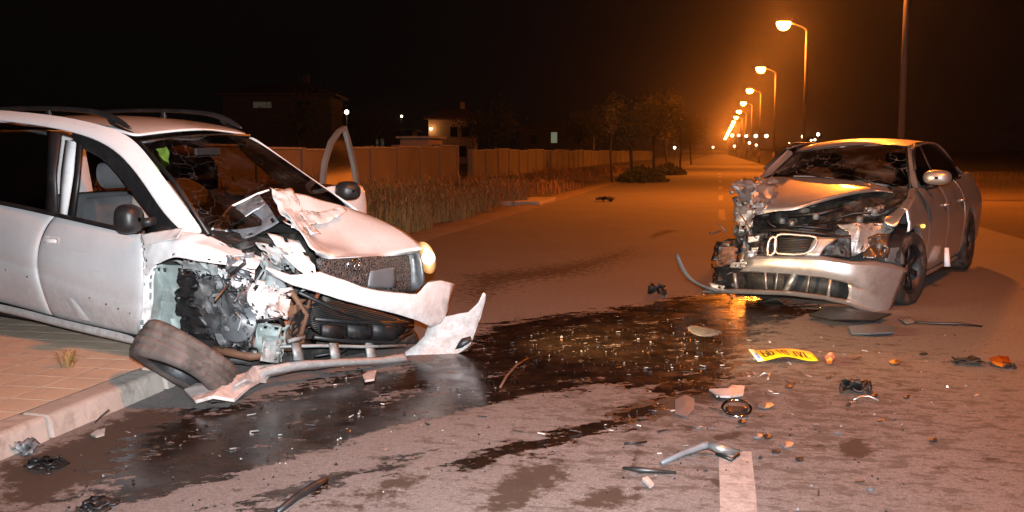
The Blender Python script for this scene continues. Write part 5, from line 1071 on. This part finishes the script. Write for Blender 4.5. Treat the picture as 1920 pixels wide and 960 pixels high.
# ================================================================== debris on the road
def shard(name, px, mat, label, thick=.012, bend=.03, z=.004, sub=0, cat='debris', seed=1, group='crash debris on the road'):
    """a flat or curved broken piece lying on the road; outline given where it lies"""
    n = len(px); c = sum((G(u, v, z) for u, v in px), Vector())/n; top = []; bot = []
    for i, (u, v) in enumerate(px):
        p = G(u, v, z)-c; h = thick+bend*(.5+.5*noise.noise(Vector((p.x*9+seed, p.y*9, seed*1.7))))*(p.length/.1 if p.length < .1 else 1); top.append(Vector((p.x, p.y, h))); bot.append(Vector((p.x*.97, p.y*.97, max(0., h-thick))))
    ct = Vector((0,0,thick+bend*.9)); cb_ = ct-Vector((0,0,thick)); mb = MB()
    fs = [(i, (i+1) % n, 2*n) for i in range(n)]+[(n+(i+1) % n, n+i, 2*n+1) for i in range(n)]+[(i, n+i, n+(i+1) % n, (i+1) % n) for i in range(n)]
    o = mb.add(top+bot+[ct, cb_], fs).obj(name, mat, None, smooth=False, sub=sub); o.location = c
    return tag(o, label, cat, group)
def rod(name, px, r, mat, label, z=.01, cat='debris', n=7):
    pts = [G(u, v, z+dz) for u, v, dz in px]; c = pts[0].copy(); mb = MB(); mb.tube([p-c+Vector((0,0,0)) for p in pts], r, n); o = mb.obj(name, mat); o.location = c; return tag(o, label, cat, 'crash debris on the road')
def lump(name, u, v, sx, sy, h, mat, label, seed, z=0.0):
    g = G(u, v, z); mb = MB()
    rows = [[(sx*(1-2*abs(a-.5))*0+sx*(a-.5), sy*(b_-.5), 0) for b_ in np.linspace(0,1,3)] for a in np.linspace(0,1,3)]
    mb.crumple([[(x, y, h*.45) for x, y, z_ in r] for r in rows], 9, 9, h*.45, seed, 14, .28)
    mb.crumple([[(x*.7, y*.7, h*.8) for x, y, z_ in r] for r in rows], 6, 6, h*.4, seed+7, 18, .25)
    o = mb.obj(name, mat, None, solid=.006, auto=40); 
    zm = min(v_.co.z for v_ in o.data.vertices)
    for v_ in o.data.vertices: v_.co.z -= zm
    o.location = g; return tag(o, label, 'debris', 'crash debris on the road')
# number plate, bent, with its characters
def plate():
    a, b_ = G(1421,681,.0), G(1534,680,.0); L_ = (b_-a).length; ex = (b_-a).normalized(); ey = Vector((-ex.y, ex.x, 0))
    t = empty('number_plate', a, 'bent yellow number plate lying on the asphalt', 'number plate'); hh = .215
    def pt(s, w_): # s along 0..1, w_ across 0..1
        z = .012+.030*math.sin(s*math.pi*1.1)**2+.02*w_; q = ex*s*L_+ey*w_*hh*(1-.55*max(0, s-.42)**1.0)
        return Vector((q.x, q.y, z+.015*math.sin(s*7+w_*2)*w_))
    def strip(name, s0, s1, w0, w1, mat, off, par, n=10):
        mb = MB(); mb.net([[pt(s0+(s1-s0)*i/n, w)+Vector((0,0,off)) for i in range(n+1)] for w in (w0, (w0+w1)/2, w1)]); return mb.obj(name, mat, par, solid=.002)
    strip('plate_body', 0, 1, 0, 1, 'plate_yellow', 0, t, 24); bd = strip('country_band', .0, .10, .0, 1, 'plate_white', .003, t, 4); strip('band_emblem', .035, .075, .15, .6, 'plate_blue', .0055, bd, 3)
    SEG = {'6':[(1,1,0,1),(0,1,0,0),(0,0,1,0),(1,0,1,.5),(1,.5,0,.5)],'0':[(0,0,1,0),(1,0,1,1),(1,1,0,1),(0,1,0,0)],'D':[(0,0,.8,0),(.8,0,1,.3),(1,.3,1,.7),(1,.7,.8,1),(.8,1,0,1),(0,1,0,0)],'1':[(.5,0,.5,1),(.5,1,.2,.8)],'J':[(1,1,1,.2),(1,.2,.5,0),(.5,0,0,.2)],'V':[(0,1,.5,0),(.5,0,1,1)],'L':[(0,1,0,0),(0,0,1,0)]}
    for s0, ch in ((.15,'6'),(.25,'D'),(.40,'1'),(.50,'0'),(.63,'J'),(.74,'V'),(.85,'L')):
        mb = MB()
        for x0, y0, x1, y1 in SEG[ch]:
            p0 = (s0+x0*.065, .22+y0*.56); p1 = (s0+x1*.065, .22+y1*.56); d = Vector((p1[0]-p0[0], (p1[1]-p0[1])*.45)); d.normalize(); k = .014
            nx, ny = -d.y*k, d.x*k/.45
            mb.net([[pt(p0[0]+nx, p0[1]+ny)+Vector((0,0,.0045)), pt((p0[0]+p1[0])/2+nx, (p0[1]+p1[1])/2+ny)+Vector((0,0,.0045)), pt(p1[0]+nx, p1[1]+ny)+Vector((0,0,.0045))],[pt(p0[0]-nx, p0[1]-ny)+Vector((0,0,.0045)), pt((p0[0]+p1[0])/2-nx, (p0[1]+p1[1])/2-ny)+Vector((0,0,.0045)), pt(p1[0]-nx, p1[1]-ny)+Vector((0,0,.0045))]])
        mb.obj('character', 'plate_ink', t)
plate()
shard('reflector_fragment', [(1546,676),(1552,669),(1561,668),(1566,675),(1560,684),(1550,684)], 'amber_plastic', 'small amber reflector fragment at the end of the number plate', .02, .01, cat='reflector')
shard('trim_piece', [(1282,620),(1300,618),(1330,626),(1362,629),(1352,638),(1320,640),(1295,634)], 'silver_scuffed', 'long pale curved trim piece lying in the dark spill', .02, .04, sub=1)
shard('plastic_fragment', [(1329,735),(1345,743),(1368,738),(1372,731),(1396,730),(1394,745),(1370,753),(1350,751)], 'pink_torn', 'crescent-shaped pinkish white fragment at the edge of the spill', .012, .03)
o = G(1381,776); mb = MB(); mb.tube([(.072*math.cos(a), .085*math.sin(a), .03+.022*math.sin(a)) for a in np.linspace(0, 2*math.pi, 29)], .007, 7, False); t = empty('lamp_ring', o, 'small oval chrome ring with dark centre near the lane marking', 'ring', 'crash debris on the road'); mb.obj('ring', 'chrome', t); mb = MB(); mb.crumple([[(-.055,-.06,.015),(.055,-.06,.012)],[(-.055,.06,.035),(.055,.06,.035)]], 6, 6, .01, 4, 12); mb.obj('centre', 'black_plastic', t, solid=.004)
t = empty('wiper_arm', G(1240,866), 'broken grey wiper arm bent in the middle, beside the lane marking', 'wiper arm', 'crash debris on the road'); c0 = t.location
mb = MB(); mb.tube([G(1240,868,.01)-c0, G(1280,850,.02)-c0, G(1318,836,.04)-c0, G(1330,834,.045)-c0], [.010,.014,.018,.016], 7); mb.obj('arm', 'grey_plastic', t); mb = MB(); mb.tube([G(1330,834,.045)-c0, G(1352,842,.035)-c0, G(1386,848,.015)-c0], [.020,.022,.014], 7); mb.obj('bracket', 'alloy', t); mb = MB(); mb.tube([G(1344,850,.012)-c0, G(1372,862,.012)-c0, G(1384,852,.012)-c0], .010, 6); mb.obj('blade', 'black_plastic', t)
rod('trim_strip', [(1168,877,.004),(1200,881,.008),(1268,886,.0)], [.006,.013,.006], 'black_plastic', 'thin black pointed strip left of the lane marking')
shard('plastic_fragment', [(1204,902),(1214,899),(1226,912),(1218,917)], 'pink_torn', 'small pale oblong chip below the thin black strip', .012, .006)
lump('plastic_clump', 1602, 735, .17, .16, .07, 'black_plastic', 'black three-pronged clump of broken plastic right of the number plate', 101)
rod('trim_arc', [(1600,750,.0),(1612,744,.012),(1630,743,.014),(1648,751,.0)], .006, 'alloy', 'thin bright arc of trim under the black clump')
shard('lamp_fragment', [(1854,679),(1870,675),(1890,676),(1896,688),(1880,692),(1860,686)], 'amber_plastic', 'amber lamp fragment in a black holder at the right', .02, .02); lump('lamp_holder', 1888, 690, .10, .10, .05, 'black_plastic', 'black holder stuck to the amber lamp fragment', 102)
lump('plastic_clump', 1815, 684, .18, .12, .04, 'engine_dirt', 'flat dark clump left of the amber lamp fragment', 103)
shard('cover_plate', [(1266,752),(1284,743),(1302,750),(1302,770),(1288,784),(1266,778)], 'grey_plastic', 'round smoky plastic cover at the rim of the spill', .006, .004)
rod('trim_strip', [(520,960,.0),(560,928,.012),(590,910,.012),(612,899,.0)], [.012,.016,.018,.012], 'black_plastic', 'long black rubber strip at the bottom edge of the picture')
lump('wheel_nut_cap', 88, 880, .13, .13, .055, 'black_plastic', 'round black lump in the gutter below the kerb', 104); lump('plastic_clump', 40, 848, .16, .13, .07, 'grey_plastic', 'jagged grey clump against the kerb face at far left', 105)
lump('plastic_clump', 188, 955, .12, .12, .05, 'black_plastic', 'black clump cut by the bottom edge below the gutter', 106)
lump('plastic_clump', 153, 790, .08, .06, .04, 'black_plastic', 'small dark clump at the foot of the kerb', 107); rod('wire', [(178,793,.0),(190,780,.03),(205,768,.06)], .004, 'black_plastic', 'bent black wire leaning on the kerb')
shard('plastic_fragment', [(170,818),(182,811),(198,808),(196,818),(180,823)], 'clear_plastic', 'pale chip lying in the gutter by the kerb', .01, .01)
o = shard('wing_fragment', [(346,752),(372,738),(400,734),(440,730),(480,716),(515,710),(510,720),(470,748),(440,766),(400,772),(366,770)], 'pink_torn', 'torn pinkish wing fragment on the ground under the folded wheel', .02, .09, seed=3)
shard('wing_fragment', [(440,742),(462,730),(500,714),(516,711),(500,728),(462,752),(440,760)], 'white_paint', 'narrow white sliver of bodywork under the folded wheel', .015, .14, seed=8)
rod('wire', [(938,726,.0),(950,705,.015),(968,685,.02),(990,672,.0)], .007, 'rust_brown', 'bent brown rod lying in the middle of the spill')
shard('plastic_fragment', [(680,708),(690,702),(706,700),(702,716),(684,720)], 'pink_torn', 'pale chip under the torn white bumper', .012, .015)
rod('trim_strip', [(1690,600,.0),(1740,606,.01),(1800,607,.01),(1842,612,.0)], [.008,.010,.012,.006], 'black_plastic', 'long thin black strip right of the silver car bumper')
shard('undertray_piece', [(1590,617),(1640,612),(1680,618),(1676,630),(1630,632),(1596,630)], 'grey_plastic', 'grey flat undertray piece below the silver bumper', .012, .03)
shard('undertray_piece', [(1515,598),(1560,585),(1640,596),(1672,600),(1640,612),(1560,612)], 'black_plastic', 'black undertray lying flat beneath the silver bumper corner', .015, .06)
shard('plastic_fragment', [(1682,598),(1705,598),(1722,604),(1700,610)], 'clear_plastic', 'clear lamp splinter beside the silver bumper corner', .01, .015)
lump('plastic_clump', 1232, 556, .16, .16, .14, 'black_plastic', 'upright black stump of plastic at the far tip of the spill', 108)
lump('plastic_clump', 1135, 378, .5, .4, .12, 'black_plastic', 'dark object far up the empty left lane', 109)
rod('trim_arc', [(1425,706,.0),(1432,700,.02),(1444,700,.02),(1440,712,.0)], .006, 'alloy', 'little hooked metal clip below the number plate')
rod('trim_strip', [(1170,832,.0),(1190,830,.006),(1212,828,.0)], .006, 'black_plastic', 'short black sliver above the thin pointed strip')
CHIPS = [(1437,762,15,'dark flat chip right of the oval chrome ring'),(1475,835,14,'largest dark chip right of the lane marking top'),(1440,820,9,'dark chip just above the lane marking top right corner'),(1500,862,9,'dark chip lowest right of the lane marking top'),(1455,848,9,'dark chip touching the lane marking right edge'),(1420,820,11,'dark chip directly above the lane marking'),(1572,812,8,'dark chip left of the twin brown stain'),(1640,742,8,'dark chip right of the bright trim arc'),(1678,680,11,'dark chip halfway between number plate and amber lamp fragment'),(1730,664,8,'dark chip nearest left of the flat dark clump'),(1750,826,9,'lone dark chip in the empty asphalt at right'),(1632,918,9,'dark chip nearest the bottom edge at right'),(1590,760,6,'tiny dark chip under the bright trim arc'),(1480,725,8,'dark chip straight below the number plate middle'),(1392,792,8,'dark chip at the lower right of the chrome ring'),(1310,802,8,'dark chip below the smoky round cover'),(1360,736,6,'tiny dark chip inside the pinkish crescent fragment'),(1555,708,6,'tiny dark chip left of the three-pronged black clump'),(1700,745,8,'dark chip on the thin brown smear at right')]
for i, (u, v, w_, lab) in enumerate(CHIPS):
    a = [(u+w_*random.uniform(.7,1.2)*math.cos(t), v+.42*w_*random.uniform(.7,1.2)*math.sin(t)) for t in np.linspace(0, 6.28, 8)[:-1]]
    shard('plastic_chip', a, random.choice(('black_plastic','black_plastic','grey_plastic')), lab, .006, .007, seed=i, group='small dark chips on the dry asphalt')
# glass crumbs: too many to count
def crumbs(name, n, mat, label, pts, rng):
    rnd = random.Random(rng); V = []; F_ = []
    for k in range(n):
        (u0, v0, su, sv) = rnd.choice(pts); u, v = rnd.gauss(u0, su), rnd.gauss(v0, sv)
        if v < 470 or v > 990: continue
        g = G(u, v, .004); s = rnd.uniform(.003, .008)*(1.8 if rnd.random() < .08 else 1); a = rnd.uniform(0, 6.28); b0 = len(V)
        for j in range(3): V.append(g+Vector((s*math.cos(a+j*2.1), s*math.sin(a+j*2.1), 0)))
        V.append(g+Vector((rnd.uniform(-.3,.3)*s, rnd.uniform(-.3,.3)*s, s*rnd.uniform(.6,1.3)))); F_ += [(b0,b0+1,b0+3),(b0+1,b0+2,b0+3),(b0+2,b0,b0+3)]
    return tag(MB().add(V, F_).obj(name, mat, None, smooth=False), label, 'debris', None, 'stuff')
spots = [(1180,640,110,35),(1270,660,70,50),(1000,650,120,50),(720,740,150,60),(500,830,200,60),(1500,760,220,90),(1700,700,140,80),(1300,720,120,60)]
crumbs('glass_crumbs', 130, 'clear_plastic', 'crumbs of broken glass strewn over the spill and asphalt', spots, 1)
crumbs('amber_crumbs', 16, 'amber_plastic', 'orange crumbs of lamp plastic in the spill', [(1280,650,60,40),(1250,690,60,30),(700,820,40,25)], 2)
crumbs('dark_crumbs', 700, 'black_plastic', 'dark crumbs of broken trim on the asphalt', spots+[(1400,850,200,60),(300,900,200,50)], 3)

def splinters(name, n, mat, label, pts, rng, lo_, hi_):
    rnd = random.Random(rng); mb = MB()
    for k in range(n):
        (u0, v0, su, sv) = rnd.choice(pts); u, v = rnd.gauss(u0, su), rnd.gauss(v0, sv)
        if v < 500 or v > 985: continue
        g = G(u, v, .004); L_ = rnd.uniform(lo_, hi_); w_ = L_*rnd.uniform(.15, .5); a = rnd.uniform(0, 6.28); d = Vector((math.cos(a), math.sin(a), rnd.uniform(0,.25))); e = Vector((-math.sin(a), math.cos(a), 0)); t = Vector((0,0,.004))
        q = [g-d*L_*.5*0-e*w_*rnd.uniform(.1,.5), g+e*w_*rnd.uniform(.2,.6), g+d*L_*.6+e*w_*rnd.uniform(0,.5), g+d*L_, g+d*L_*.5-e*w_*rnd.uniform(.2,.6)]
        mb.prism(q, t)
    return tag(mb.obj(name, mat, None, smooth=False), label, 'debris', None, 'stuff')
near = [(1330,690,90,45),(1450,720,120,60),(1600,690,120,50),(1250,790,120,50),(1100,660,120,35),(760,730,140,40),(420,800,120,50)]
splinters('black_splinters', 110, 'black_plastic', 'black plastic splinters strewn between the two cars', near, 11, .015, .06)
splinters('pale_splinters', 34, 'pink_torn', 'pale splinters of paint and plastic strewn between the two cars', near, 12, .01, .04)
splinters('grey_splinters', 40, 'silver_scuffed', 'grey metal splinters strewn between the two cars', near, 13, .012, .05)

# ================================================================== night haze round the whole place
b = NB('haze_air'); b.t.nodes.remove(b.b); pvn = b.n('ShaderNodeVolumePrincipled'); pvn.inputs['Color'].default_value = (.9,.88,.85,1); pvn.inputs['Density'].default_value = .00034; pvn.inputs['Anisotropy'].default_value = .93
b.l(pvn.outputs[0], b.out.inputs['Volume'])
mb = MB(); mb.box((0,330,5.5), (900,760,14)); hz = mb.obj('haze', 'haze_air', None, smooth=False); tag(hz, 'thin night haze glowing orange around the street lamps', 'haze', None, 'stuff')
